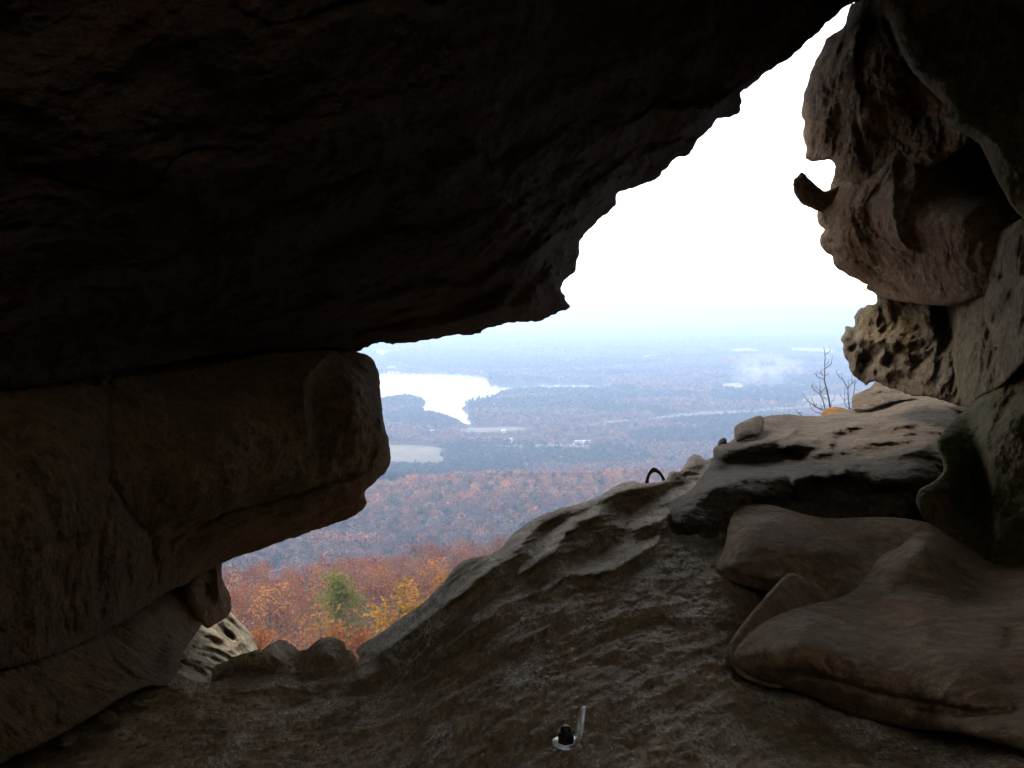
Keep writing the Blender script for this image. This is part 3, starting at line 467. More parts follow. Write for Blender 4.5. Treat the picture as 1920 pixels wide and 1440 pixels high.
# ================================================================== metalwork
def steel(name, col, rough, metal=1.):
    m, nt, b = new_mat(name); v = coords(nt); n = noise(nt, v, 160, 5, .7)
    nt.links.new(mix(nt, ramp(nt, n, [(.4, 0.), (.7, .8)]), col, tuple(c * .4 for c in col)), b.inputs['Base Color']); b.inputs['Metallic'].default_value = metal
    nt.links.new(ramp(nt, n, [(.3, rough), (.8, min(1, rough + .25))]), b.inputs['Roughness']); return m
M_steel = steel('worn steel', (.9, .9, .89), .35, .3); M_dark = steel('dark steel', (.06, .045, .04), .4)
def hanger(loc, s, normal, up_dir, label, rot_eye, dark=False):
    """climbing bolt hanger: bent plate with an eye, washer, nut and stud"""
    r = empty('bolt_hanger', loc); tag(r, label, 'bolt hanger', 'climbing bolts in the rock')
    n = Vector(normal).normalized(); u = Vector(up_dir); u = (u - n * u.dot(n)).normalized(); w = u.cross(n)
    B = np.array([list(u), list(w), list(n)])          # local x = toward eye, y = side, z = out of rock
    def X(v): return np.asarray(v, float) @ B * s
    th = np.linspace(0, 2 * math.pi, 40, endpoint=False)
    def plate(outer, inner, thick, bend):
        # ring strip between outer and inner loops, extruded
        n_ = len(outer); V = []
        for z in (thick / 2, -thick / 2):
            V += [bend(p, z) for p in outer] + [bend(p, z) for p in inner]
        k = np.arange(n_); k2 = (k + 1) % n_
        Q = [np.stack([k, k2, n_ + k2, n_ + k], 1), np.stack([2 * n_ + k2, 2 * n_ + k, 3 * n_ + k, 3 * n_ + k2], 1), np.stack([k2, k, 2 * n_ + k, 2 * n_ + k2], 1), np.stack([n_ + k, n_ + k2, 3 * n_ + k2, 3 * n_ + k], 1)]
        return np.array(V), np.concatenate(Q)
    MM = M_dark if dark else M_steel
    m = MB()
    o = [(1.0 * math.cos(a), .92 * math.sin(a)) for a in th]; i_ = [(.32 * math.cos(a), .32 * math.sin(a)) for a in th]
    V, Q = plate(o, i_, .16, lambda p, z: (p[0], p[1], .1 + z + .12 * max(0, -p[0])))
    m.add(X(V), Q)
    m.build('base_plate', MM, r)
    c, q = math.cos(rot_eye), math.sin(rot_eye)
    m = MB()
    o = [((1.25 + .15 * math.sin(a)) * math.sin(a), 1.05 * math.cos(a)) for a in th]; i_ = [(.25 + .78 * math.sin(a), .68 * math.cos(a)) for a in th]
    def bend(p, z):                                      # stands up out of the rock
        h = p[0] + 1.2; y = p[1] * (1 - .12 * h)
        return (.85 + z * c + .16 * h * c - y * q * 0 + .05 * h, y, .05 + h * .98 + z * .3)
    V, Q = plate(o, i_, .30, bend)
    a_ = rot_eye; Rz = np.array([[math.cos(a_), math.sin(a_), 0], [-math.sin(a_), math.cos(a_), 0], [0, 0, 1]])
    V = (V - [.85, 0, 0]) @ Rz + [.85 * math.cos(0), 0, 0]
    m.add(X(V), Q); m.build('eye', MM, r)
    m = MB(); hx = np.arange(6) * math.pi / 3
    for z0, z1, rr in ((.18, .95, .60),):
        V = [(rr * math.cos(a), rr * math.sin(a), z) for z in (z0, z1) for a in hx] + [(.8 * rr * math.cos(a), .8 * rr * math.sin(a), z1 + .08) for a in hx]
        k = np.arange(6); k2 = (k + 1) % 6
        m.add(X(V + [(0, 0, z1 + .08)]), np.concatenate([np.stack([k, k2, 6 + k2, 6 + k], 1), np.stack([6 + k, 6 + k2, 12 + k2, 12 + k], 1)]), np.stack([12 + k, 12 + k2, np.full(6, 18)], 1))
    m.build('nut', M_dark, r, smooth=False)
    m = MB(); m.tube(X([(0, 0, -.3), (0, 0, .6), (0, 0, 1.3), (0, 0, 1.4)]), np.array([.36, .36, .36, .26]) * s, 12); m.build('bolt', M_dark, r)
    m = MB(); 
    V, Q = plate([(.62 * math.cos(a), .62 * math.sin(a)) for a in th], [(.3 * math.cos(a), .3 * math.sin(a)) for a in th], .06, lambda p, z: (p[0], p[1], .23 + z)); m.add(X(V), Q); m.build('washer', M_steel, r)
    return r
def ground_hit(px, py):
    """point on the built rocks seen at a photo pixel"""
    bpy.context.view_layer.update(); dg = bpy.context.evaluated_depsgraph_get()
    d = Vector(ray(px, py)); ok, p, n, i, o, m = S.ray_cast(dg, Vector((0, 0, 0)), d.normalized()); return p, n
p, n = ground_hit(1062, 1396)
hanger(p, .0195, (-.05, -.12, 1), (.95, .35, 0), 'steel climbing bolt hanger with upright eye on the foreground floor slab', R(20))
p, n = ground_hit(1238, 904)
hanger(p + Vector((.002, .03, -.054)), .034, (-.1, .15, 1), (0, 1, 0), 'dark ring shaped bolt hanger on the distant edge of the floor slab', R(0), True)
# ================================================================== bare shrubs behind the shelf
m_, nt, b = new_mat('grey twig bark'); v = coords(nt)
nt.links.new(mix(nt, noise(nt, v, 90, 5), (.09, .07, .065), (.19, .165, .15)), b.inputs['Base Color']); b.inputs['Roughness'].default_value = .9; M_twig = m_
def shrub(label, lines, T):
    base = at(1480 + lines[0][0][0][0] / 9, 640 + lines[0][0][0][1] / 9 + 8, T)
    r = empty('bare_shrub', base); tag(r, label, 'bare shrub', 'bare shrubs behind the rock shelf')
    for k, (pl, r0, r1) in enumerate(lines):
        P = np.array(pl, float); P = np.repeat(P, 1, 0)
        # a few in-between joints, slightly crooked
        t = np.linspace(0, len(P) - 1, (len(P) - 1) * 4 + 1); Q = np.stack([np.interp(t, range(len(P)), P[:, j]) for j in (0, 1)], 1); Q[1:-1] += rng.normal(size=(len(Q) - 2, 2)) * 3
        ph = rng.uniform(0, 6.28); dd = T + .10 * math.sin(ph) * np.linspace(0, 1, len(Q)) * (k > 0) + (0 if k == 0 else .0)
        pts = at(1480 + Q[:, 0] / 9, 640 + Q[:, 1] / 9, dd)
        m = MB(); m.tube(pts - base, np.linspace(r0, r1, len(Q)), 6)
        for j in range(2, len(Q), 3):
            if rng.random() < .5:
                a = pts[j] - base; dr = rng.normal(size=3) * .01 + [0, 0, .014]; m.tube([a, a + dr * .5, a + dr], np.array([r1, r1, r1 * .8]) * .9, 4)
        m.build('stem' if k == 0 else 'branch', M_twig, r)
shrub('taller bare leafless shrub left of the pitted rock', [
 ([(700, 1210), (690, 1110), (650, 900), (620, 760), (590, 640), (600, 450), (605, 220), (580, 95)], .0042, .0012), ([(605, 225), (650, 190), (695, 150)], .0014, .001), ([(615, 455), (680, 405), (712, 370), (716, 340)], .002, .001), ([(620, 390), (650, 375), (665, 350)], .0013, .0009),
 ([(580, 640), (510, 620), (460, 580), (420, 540)], .0017, .001), ([(575, 585), (540, 540), (480, 530)], .0014, .001), ([(612, 785), (570, 820), (530, 862)], .002, .0014), ([(620, 1220), (600, 1140), (560, 970), (520, 910), (520, 780), (515, 650)], .003, .0009),
 ([(520, 895), (430, 830), (395, 790), (370, 740)], .0017, .0009), ([(515, 855), (470, 800), (435, 740)], .0014, .0009), ([(645, 975), (600, 955), (560, 965)], .0014, .001), ([(700, 1030), (745, 990), (765, 940), (785, 860)], .0016, .0009), ([(520, 850), (570, 870), (630, 890)], .0012, .0008),
 ([(600, 1220), (570, 1160), (450, 1110), (340, 1030), (270, 950), (220, 870)], .0027, .0011), ([(430, 1092), (405, 1025), (370, 950)], .0017, .0009), ([(330, 1020), (300, 1020), (270, 1028)], .0012, .0009), ([(560, 1225), (440, 1190), (385, 1150), (340, 1050)], .002, .0009), ([(560, 1140), (545, 1090), (530, 1050)], .0012, .0009)], 4.5)
shrub('shorter bare leafless shrub half hidden beside the pale layered rock', [
 ([(1045, 1210), (1030, 1160), (1000, 1060), (990, 900), (990, 800), (1050, 720), (1105, 655)], .0032, .001), ([(990, 800), (930, 690), (900, 635), (830, 590), (785, 495)], .0022, .0009), ([(992, 800), (998, 700), (998, 640)], .0013, .0008), ([(1025, 1180), (1000, 1130), (930, 1040), (935, 900), (940, 760)], .002, .0009),
 ([(930, 1000), (900, 960), (850, 895)], .0012, .0008), ([(985, 965), (955, 985), (932, 1010)], .0012, .0009), ([(1085, 1160), (1078, 1050), (1085, 900), (1100, 800), (1112, 650)], .0026, .0012), ([(1092, 705), (1060, 680), (1035, 645)], .0013, .0009)], 4.65)
shrub('tiny bare twig on the shelf skyline left of the taller shrub', [([(215, 1290), (190, 1235), (150, 1205), (120, 1155)], .0018, .0009), ([(165, 1215), (140, 1210)], .001, .0008)], 4.2)
# ================================================================== terrain
ZV = -260.
ZP = np.array([(0, -1.9), (4, -2.6), (6, -7), (10, -11), (25, -16), (40, -21), (60, -28), (90, -38), (130, -49), (180, -59), (230, -67.5), (262, -73), (300, -90), (380, -128), (480, -165), (600, -195), (700, -207), (850, -208), (1000, -205), (1120, -202), (1250, -225), (1400, -248), (1600, ZV), (1e6, ZV)])
def hgt(x, y):
    d = np.hypot(x, y); z = np.interp(d, ZP[:, 0], ZP[:, 1])
    w = np.exp(-((d - 1050) / 200) ** 2); z = z + w * (x * .035)
    w = np.exp(-((d - 240) / 90) ** 2); z = z + w * np.clip(x * .08, -7, 4)
    n = pn(np.stack([x / 60, y / 60, np.full(np.shape(x), 2.)], -1).reshape(-1, 3)).reshape(np.shape(x)); z = z + n * np.clip((d - 30) / 30, 0, 4) * (d < 1500) * np.clip((1500 - d) / 300, 0, 1)
    return z
def terrain():
    rr = np.concatenate([[0], np.geomspace(2.5, 42000, 230)]); aa = np.linspace(R(-110), R(110), 240)
    Rr, A = np.meshgrid(rr, aa, indexing='ij'); x = Rr * np.sin(A); y = Rr * np.cos(A); z = hgt(x, y)
    V = np.stack([x, y, z], -1).reshape(-1, 3); n, m = Rr.shape
    i = (np.arange(n - 1)[:, None] * m + np.arange(m - 1)).ravel()
    mt, nt, b = new_mat('valley ground'); v = coords(nt)
    n1 = noise(nt, v, .0009, 8, .6, .3); n2 = noise(nt, v, .004, 6, .65); n3 = noise(nt, v, .35, 6, .7); vv = coords(nt, (.25, 1, 1)); n4 = noise(nt, vv, .0012, 5, .6)
    c = mix(nt, ramp(nt, n1, [(.42, 0.), (.58, 1.)]), (.04, .05, .04), (.10, .065, .05))
    c = mix(nt, ramp(nt, n2, [(.45, 0.), (.62, .6)]), c, (.10, .075, .05)); c = mix(nt, ramp(nt, n4, [(.60, 0.), (.66, .9)]), c, (.22, .19, .13))
    c = mix(nt, ramp(nt, n3, [(.35, 0.), (.7, .5)]), c, (.12, .07, .04))
    nt.links.new(c, b.inputs['Base Color']); b.inputs['Roughness'].default_value = 1; b.inputs['Specular IOR Level'].default_value = 0
    o = mesh_np('ground', V, np.stack([i, i + m, i + m + 1, i + 1], 1), mt); tag(o, kind='structure')
terrain()
def flat_poly(name, px, z, mat, zrel=0.):
    P = catmull(px, 4); W = at_z(P[:, 0], P[:, 1], z)
    me = bpy.data.meshes.new(name); me.from_pydata([tuple(w) for w in W], [], [tuple(range(len(W)))]); me.materials.append(mat)
    o = bpy.data.objects.new(name, me); COL.objects.link(o); tag(o, kind='structure'); return W
def fieldmat(name, a, b_, s=.02):
    m, nt, b = new_mat(name); v = coords(nt); nt.links.new(mix(nt, ramp(nt, noise(nt, v, s, 6, .65), [(.35, 0.), (.65, 1.)]), a, b_), b.inputs['Base Color']); b.inputs['Roughness'].default_value = 1; b.inputs['Specular IOR Level'].default_value = 0; return m
LAKE = [(520, 700), (640, 697), (760, 697), (830, 697), (880, 700), (905, 703), (918, 708), (912, 715), (930, 720), (960, 722), (1000, 719), (1070, 718), (1145, 720), (1150, 725), (1080, 726), (1000, 726), (960, 728), (940, 733), (925, 742), (900, 750), (880, 757), (866, 764), (868, 770), (885, 774), (876, 783), (884, 790), (886, 796), (872, 794), (856, 786), (838, 778), (822, 773), (804, 770), (786, 768), (795, 762), (798, 752), (780, 742), (745, 740), (715, 747), (600, 750), (520, 752)]
m_, nt, b = new_mat('lake water'); v = coords(nt); b.inputs['Base Color'].default_value = (.05, .07, .09, 1); b.inputs['Roughness'].default_value = .12; b.inputs['IOR'].default_value = 1.33; b.inputs['Specular IOR Level'].default_value = 1.
bp = N(nt, 'ShaderNodeBump', Strength=.12, Distance=.4); nt.links.new(noise(nt, v, .15, 4), bp.inputs['Height']); nt.links.new(bp.outputs[0], b.inputs['Normal'])
flat_poly('lake_water', LAKE, ZV + .5, m_)
far_inlet = [(716, 686), (740, 684), (757, 685), (752, 688), (725, 690)]
flat_poly('pond_water', far_inlet, ZV + .5, m_)
M_field = fieldmat('dry pasture', (.14, .12, .09), (.24, .20, .14), .012); M_field2 = fieldmat('pale stubble', (.32, .28, .22), (.42, .37, .3)); M_road = fieldmat('pale road', (.2, .19, .175), (.27, .25, .23))
FIELDS = [[(690, 838), (760, 834), (800, 836), (830, 842), (824, 852), (836, 862), (812, 867), (740, 866), (690, 867)],
 [(900, 837), (980, 834), (1040, 832), (1085, 833), (1110, 838), (1100, 841), (1060, 837), (980, 838), (910, 839)],
 [(1100, 794), (1160, 786), (1230, 781), (1300, 772), (1360, 769), (1420, 766), (1530, 758), (1530, 762), (1430, 770), (1370, 775), (1310, 778), (1240, 784), (1200, 786), (1110, 797)],
 [(845, 805), (900, 801), (980, 800), (1000, 803), (960, 808), (880, 810)], [(1365, 655), (1400, 653), (1430, 657), (1424, 660), (1368, 660)], [(1475, 652), (1560, 654), (1570, 663), (1500, 660), (1478, 658)],
 [(1205, 667), (1238, 666), (1238, 670), (1206, 671)], [(1050, 674), (1095, 675), (1090, 678), (1052, 677)], [(1300, 657), (1325, 657), (1325, 660), (1302, 660)], [(1500, 745), (1580, 740), (1600, 752), (1520, 760)], [(705, 655), (735, 660), (712, 668), (700, 664)], [(1350, 722), (1380, 718), (1400, 724), (1380, 732)]]
for k, f in enumerate(FIELDS): flat_poly('field', f, ZV + .3, M_field if k in (0, 1, 2, 3, 9) else M_field2)
ROAD = [[(1286, 728), (1290, 735), (1298, 745), (1302, 757), (1306, 757), (1303, 745), (1295, 734), (1291, 728)], [(880, 835), (1000, 834), (1085, 835), (1120, 844), (1085, 837), (1000, 836.3), (880, 837.3)], [(860, 803), (960, 803), (1010, 799), (1010, 801), (960, 805), (860, 805.5)], [(1140, 790), (1300, 776), (1460, 768), (1460, 770), (1300, 778.4), (1140, 792.5)]]
for k, f in enumerate(ROAD): flat_poly('road', f, ZV + .8, M_road)
# ================================================================== trees
def tree_mats(name, leaf, var=.25, twosided=True):
    m, nt, b = new_mat(name); v = coords(nt); oi = nt.nodes.new('ShaderNodeObjectInfo')
    n = noise(nt, v, 1.1, 3, .6); c = mix(nt, ramp(nt, n, [(.35, 0.), (.65, 1.)]), tuple(x * (1 - var) for x in leaf), tuple(min(1, x * (1 + var)) for x in leaf))
    hs = nt.nodes.new('ShaderNodeHueSaturation'); nt.links.new(c, hs.inputs['Color'])
    mr = N(nt, 'ShaderNodeMapRange'); mr.inputs['To Min'].default_value = .65; mr.inputs['To Max'].default_value = 1.35; nt.links.new(oi.outputs['Random'], mr.inputs['Value']); nt.links.new(mr.outputs[0], hs.inputs['Value'])
    nt.links.new(hs.outputs[0], b.inputs['Base Color']); b.inputs['Roughness'].default_value = .8; b.inputs['Specular IOR Level'].default_value = .2
    tr = nt.nodes.new('ShaderNodeBsdfTranslucent'); nt.links.new(hs.outputs[0], tr.inputs['Color']); ms = nt.nodes.new('ShaderNodeMixShader'); ms.inputs[0].default_value = .4
    out = nt.nodes['Material Output']; nt.links.new(b.outputs[0], ms.inputs[1]); nt.links.new(tr.outputs[0], ms.inputs[2]); nt.links.new(ms.outputs[0], out.inputs['Surface']); return m
m_, nt, b = new_mat('grey tree bark'); v = coords(nt); nt.links.new(mix(nt, noise(nt, v, 3, 5), (.08, .065, .06), (.17, .145, .13)), b.inputs['Base Color']); b.inputs['Roughness'].default_value = .95; M_bark = m_
def branch_tree(H, spread, leaves, lsize, seed, base=.3, clump=.5, lean=0., nb=16, fine=True):
    """returns trunk MB and crown MB; local origin at the foot"""
    r = np.random.default_rng(seed); T = MB(); L = MB(); tips = []
    zt = np.linspace(0, 1, 8); tr = np.stack([lean * zt * H * .3 + r.normal(size=8) * .012 * H * zt, r.normal(size=8) * .012 * H * zt, zt * H * .93], 1)
    T.tube(tr, np.linspace(.017 * H, .003 * H, 8), 7)
    for k in range(nb):
        z = base + (1 - base) * (k + .5) / nb; p0 = np.array([np.interp(z, zt, tr[:, j]) for j in range(3)]); a = k * 2.4 + r.uniform(-.5, .5)
        ln = spread * (1.15 - .75 * abs(z - .55) / .5) * r.uniform(.7, 1.15) * (1.1 - .65 * z); up = r.uniform(.35, .9)
        d = np.array([math.cos(a), math.sin(a), up]); q = np.linspace(0, 1, 5)[:, None]; pts = p0 + d * ln * q + np.array([0, 0, .25 * ln]) * q ** 2 + r.normal(size=(5, 3)) * .05 * ln * q
        T.tube(pts, np.linspace(.006 * H, .0012 * H, 5) * (1.2 - z * .6), 4); tips += [(pts[j], ln) for j in (2, 3, 4)]
        for s_ in range(4):
            j = r.integers(1, 5); dd = d + r.normal(size=3) * .7; e = pts[j] + dd * ln * r.uniform(.25, .5); T.tube([pts[j], (pts[j] + e) / 2 + r.normal(size=3) * .04 * ln, e], np.array([.0022, .0016, .0008]) * H, 3); tips.append((e, ln)); tips.append(((pts[j] + e) / 2, ln))
    tips.append((tr[-1], spread * .4)); n = len(tips); C = np.array([t[0] for t in tips]); w = r.uniform(.2, 1, n) ** 1.5; w /= w.sum()
    ci = r.choice(n, leaves, p=w); P = C[ci] + r.normal(size=(leaves, 3)) * clump * np.array([1, 1, .8])
    u = r.normal(size=(leaves, 3)); u /= np.linalg.norm(u, axis=1)[:, None]; v = np.cross(u, r.normal(size=(leaves, 3))); v /= np.linalg.norm(v, axis=1)[:, None]
    s = lsize * r.uniform(.6, 1.3, leaves)[:, None]
    V = np.stack([P - u * s, P - v * s * .55, P + u * s, P + v * s * .55], 1).reshape(-1, 3); k = np.arange(leaves) * 4
    L.add(V, np.stack([k, k + 1, k + 2, k + 3], 1)); return T, L
def place_tree(name, label, cat, loc, args, mat, group=None):
    r = empty(name, loc); tag(r, label, cat, group); T, L = branch_tree(**args)
    T.build('trunk', M_bark, r); L.build('crown', mat, r, smooth=False); return r
def foot(px, d):
    x = (px - 960) / F * d * 1.0; return Vector((x, math.sqrt(d * d - x * x), float(hgt(np.array([x]), np.array([math.sqrt(d * d - x * x)]))[0]) - .3))
def H_for(f, py):   # height so that the top shows at photo row py
    d = f.y; v = (720 - py) / F; dz = (-SP + v * CP) / (CP + v * SP) * d; return dz - f.z
f = foot(752, 30); Ht = H_for(f, 1082); place_tree('autumn_tree', 'yellow gold leafed tree rising close behind the sloping floor slab', 'tree', f, dict(H=Ht, spread=2.0, leaves=3600, lsize=.07, seed=3, base=.35, clump=.22, nb=20), tree_mats('gold leaves', (.31, .165, .035), .4))
f = foot(835, 34); Ht = H_for(f, 1050); place_tree('autumn_tree', 'amber leafed tree half hidden where the slab edge turns upward', 'tree', f, dict(H=Ht, spread=1.4, leaves=2400, lsize=.07, seed=9, base=.4, clump=.22, nb=16), tree_mats('amber leaves', (.36, .155, .03), .35))
f = foot(640, 95); Ht = H_for(f, 1072); place_tree('autumn_tree', 'single yellow green leafed tree standing among the rust coloured trees', 'tree', f, dict(H=Ht, spread=2.9, leaves=3800, lsize=.17, seed=5, base=.38, clump=.5, nb=18), tree_mats('green gold leaves', (.17, .175, .03), .35))
f = foot(484, 27); Ht = H_for(f, 1148); place_tree('autumn_tree', 'small bright orange tree beside the pale rock', 'tree', f, dict(H=Ht, spread=.75, leaves=2200, lsize=.06, seed=7, base=.4, clump=.16, nb=16), tree_mats('orange leaves', (.34, .12, .04), .35))
M_or2 = tree_mats('orange red leaves', (.28, .095, .035), .35)
f = foot(628, 38); Ht = H_for(f, 1160); place_tree('autumn_tree', 'orange red tree top showing above the right hump of the low boulder', 'tree', f, dict(H=Ht, spread=1.0, leaves=2000, lsize=.08, seed=17, base=.4, clump=.24, nb=14), M_or2)
f = foot(668, 36); Ht = H_for(f, 1165); place_tree('autumn_tree', 'orange red tree top between the low boulder and the gold tree', 'tree', f, dict(H=Ht, spread=1.0, leaves=2000, lsize=.08, seed=19, base=.4, clump=.24, nb=14), M_or2)
protos = []
for k, (leaf, nl, nm) in enumerate([((0.238, 0.072, 0.036), 620, 'rust'), ((0.281, 0.11, 0.044), 620, 'orange brown'), ((0.184, 0.0624, 0.04), 500, 'dark red'), ((0.151, 0.0816, 0.056), 300, 'thin brown'), ((0.389, 0.173, 0.048), 500, 'tan gold'), ((0.162, 0.0864, 0.06), 200, 'nearly bare')]):
    T, L = branch_tree(H=1., spread=.30, leaves=nl, lsize=.016, seed=40 + k, base=.3, clump=.05, nb=14)
    tm = T.build('trunk', M_bark); lm = L.build('crown', tree_mats(nm + ' leaves', leaf, .35), smooth=False); protos.append((tm, lm))
spots = []
while len(spots) < 262:
    d = math.sqrt(rng.uniform(72 ** 2, 285 ** 2)); px = rng.uniform(370, 1010); x = (px - 960) / F * d; y = math.sqrt(d * d - x * x)
    if all((x - a) ** 2 + (y - b) ** 2 > (3.6 + .009 * d) ** 2 for a, b in spots) and not (abs(px - 640) < 42 and d < 97): spots.append((x, y))
    elif rng.random() < .0005: spots.append((x, y))
spots.sort(key=lambda s: s[1])
for k, (x, y) in enumerate(spots):
    a, l = protos[rng.choice(6, p=[.27, .2, .2, .16, .07, .10])]; z = float(hgt(np.array([x]), np.array([y]))[0])
    r = empty('autumn_tree', (x, y, z - .3), rng.uniform(0, 6.28)); h = rng.uniform(9.5, 14) * (.8 if y < 120 else 1); tag(r, 'rust and brown leafed tree in the forest on the slope below the cave', 'tree', 'autumn trees of the near slope')
    for src in (a, l):
        c = src.copy(); COL.objects.link(c); c.parent = r; c.scale = (h, h, h)
for a, l in protos:
    bpy.data.objects.remove(a); bpy.data.objects.remove(l)
# far forest: tens of thousands of crowns that read as one mass
def in_px(P, polys, pad=0):
    X = 960 + F * P[:, 0] / (P[:, 1] * CP - P[:, 2] * SP); Y = 720 - F * (P[:, 1] * SP + P[:, 2] * CP) / (P[:, 1] * CP - P[:, 2] * SP); r = np.zeros(len(P), bool)
    for p in polys: r |= inside(X, Y, catmull(p, 3))
    return r, X, Y
PINE = [[(835, 845), (870, 838), (960, 840), (1060, 842), (1120, 850), (1130, 862), (1050, 868), (900, 866), (840, 862)], [(690, 872), (760, 868), (850, 866), (960, 870), (1000, 880), (980, 895), (860, 905), (760, 912), (690, 920)], [(700, 735), (760, 730), (795, 740), (790, 760), (740, 768), (700, 765)],
 [(715, 790), (760, 775), (830, 775), (862, 795), (850, 808), (760, 805)], [(1240, 783), (1320, 780), (1460, 783), (1520, 790), (1500, 812), (1300, 805), (1240, 795)], [(1340, 735), (1480, 730), (1560, 738), (1540, 755), (1420, 760), (1340, 755)], [(950, 730), (1150, 728), (1200, 740), (1100, 748), (960, 742)], [(880, 748), (930, 738), (950, 745), (900, 760)], [(720, 668), (860, 668), (1000, 680), (1150, 676), (1240, 684), (1100, 695), (900, 698), (760, 692)]]
def far_forest():
    out = []
    def layer(d0, d1, sp, rad, K, ls):
        d = [d0]
        while d[-1] < d1: d.append(d[-1] + sp(d[-1]) * .87)
        pts = []
        for q in d:
            w = np.arange(R(-25), R(24), sp(q) / q); w = w + rng.uniform(-.45, .45, len(w)) * sp(q) / q; dd = q + rng.uniform(-.45, .45, len(w)) * sp(q); pts.append(np.stack([dd * np.sin(w), dd * np.cos(w)], 1))
        P = np.concatenate(pts); P = P[rng.random(len(P)) > .04]; z = hgt(P[:, 0], P[:, 1]); D = np.hypot(P[:, 0], P[:, 1])
        P = np.concatenate([P, z[:, None]], 1); bad, X, Y = in_px(P, FIELDS + [LAKE, far_inlet] + ROAD[:1]); P = P[~bad]; D = D[~bad]
        # keep the waterline and clearings open in front as well
        Q = P.copy(); Q[:, 2] += 9; bad, X, Y = in_px(Q, [LAKE, far_inlet] + FIELDS); Q[:, 2] += 6; bad2, X, Y = in_px(Q, [LAKE, far_inlet] + FIELDS[:4] + FIELDS[9:10]); bad = (bad | bad2) & (D < 6000) & (D > 1330); P = P[~bad]; D = D[~bad]
        _, X, Y = in_px(P, []); pine, _, _ = in_px(P, PINE)
        pat = pn(np.stack([P[:, 0] / 420, P[:, 1] / 300, np.zeros(len(P))], 1)); pine = (pine & (rng.random(len(P)) < .9)) | ((pat > .14) & (D > 1300) & (rng.random(len(P)) < .85)) | (rng.random(len(P)) < .03)
        pal = np.array([(0.208, 0.088, 0.056), (0.24, 0.136, 0.08), (0.112, 0.068, 0.068), (0.144, 0.096, 0.088), (0.152, 0.136, 0.064), (0.336, 0.128, 0.048)])
        pr = np.array([.24, .14, .26, .24, .05, .07]); ti = rng.choice(6, len(P), p=pr); c = pal[ti]
        cr = (D > 980) & (D < 1230); c = np.where((cr & (rng.random(len(P)) < .65))[:, None], pal[rng.choice([0, 1, 5], len(P))] * 1.25, c)
        c = np.where(pine[:, None], np.array([(.022, .042, .034)]), c) * rng.uniform(.5, 1.5, (len(P), 1))
        n = len(P); r_ = rad(D) * rng.uniform(.75, 1.25, n); hh = np.minimum(r_ * 1.1, 7.5) * rng.uniform(.85, 1.25, n)
        u = rng.normal(size=(n, K, 3)); u /= np.linalg.norm(u, axis=2)[..., None]; u[..., 2] = np.abs(u[..., 2]) * 1.2 - .25
        lob = 1 + .28 * np.sin(u[..., 0] * 3.1 + rng.uniform(0, 6, (n, 1))) * np.sin(u[..., 1] * 3.7 + rng.uniform(0, 6, (n, 1)))
        C = u * lob[..., None] * np.stack([r_, r_, hh], 1)[:, None] * rng.uniform(.7, 1.05, (n, K, 1))
        C[..., 0:2] *= np.where(pine, .65, 1.)[:, None, None] if K else 1
        C = C + P[:, None] + np.stack([np.zeros(n), np.zeros(n), np.minimum(hh + 2, 8) + np.where(pine, 3, 0)], 1)[:, None]
        a = rng.normal(size=(n, K, 3)); b = rng.normal(size=(n, K, 3)); a /= np.linalg.norm(a, axis=2)[..., None]; b /= np.linalg.norm(b, axis=2)[..., None]
        # leaf clumps lie roughly along the crown surface
        a -= u * (a * u).sum(-1)[..., None] * .75; b -= u * (b * u).sum(-1)[..., None] * .75
        s = (ls * r_)[:, None, None] * rng.uniform(.6, 1.3, (n, K, 1))
        V = np.stack([C - a * s, C + b * s, C + a * s - b * s * .4], 2).reshape(-1, 3)
        out.append((V, np.repeat(c, K * 3, 0)))
    layer(300, 620, lambda d: 8.5, lambda d: 4.2 + 0 * d, 40, .38)
    layer(620, 1330, lambda d: 9.5, lambda d: 5.6 + 0 * d, 130, .21)
    layer(1330, 2400, lambda d: .0052 * d + 1.5, lambda d: .0032 * d + .8, 38, .36)
    layer(2400, 9000, lambda d: .0062 * d, lambda d: .0038 * d, 16, .55)
    V = np.concatenate([o[0] for o in out]); C = np.concatenate([o[1] for o in out]); print('far tris', len(V) // 3)
    m, nt, b = new_mat('far leaves'); at_ = nt.nodes.new('ShaderNodeAttribute'); at_.attribute_name = 'tint'; nt.links.new(at_.outputs['Color'], b.inputs['Base Color']); b.inputs['Roughness'].default_value = .9; b.inputs['Specular IOR Level'].default_value = .1
    o = mesh_np('distant_forest', V, np.arange(len(V)).reshape(-1, 3), m, smooth=False, attrs={'tint': (C, 'C')}); tag(o, 'hazy autumn forest of countless brown, orange and green crowns covering the valley', 'forest', kind='stuff')
far_forest()
# lakeside pines one can tell apart
Mp = tree_mats('pine needles', (.04, .07, .05), .3)
def pine_mesh(seed):
    r = np.random.default_rng(seed); T = MB(); T.tube([(0, 0, 0), (0, 0, .5), (0, 0, 1)], np.array([.02, .014, .004]), 5); n = 260; z = r.uniform(.35, 1, n); rad = (.05 + .24 * (1 - z) ** .6) * r.uniform(.4, 1.1, n); a = r.uniform(0, 6.28, n)
    P = np.stack([rad * np.cos(a), rad * np.sin(a), z], 1); u = np.stack([np.cos(a), np.sin(a), r.normal(size=n) * .3], 1) * .06; v = np.stack([-np.sin(a), np.cos(a), r.normal(size=n) * .4], 1) * .05; L = MB()
    L.add(np.stack([P - u, P - v, P + u, P + v], 1).reshape(-1, 3), np.arange(4 * n).reshape(-1, 4)); return T, L
T, L = pine_mesh(3); tm = T.build('trunk', M_bark); lm = L.build('crown', Mp, smooth=False)
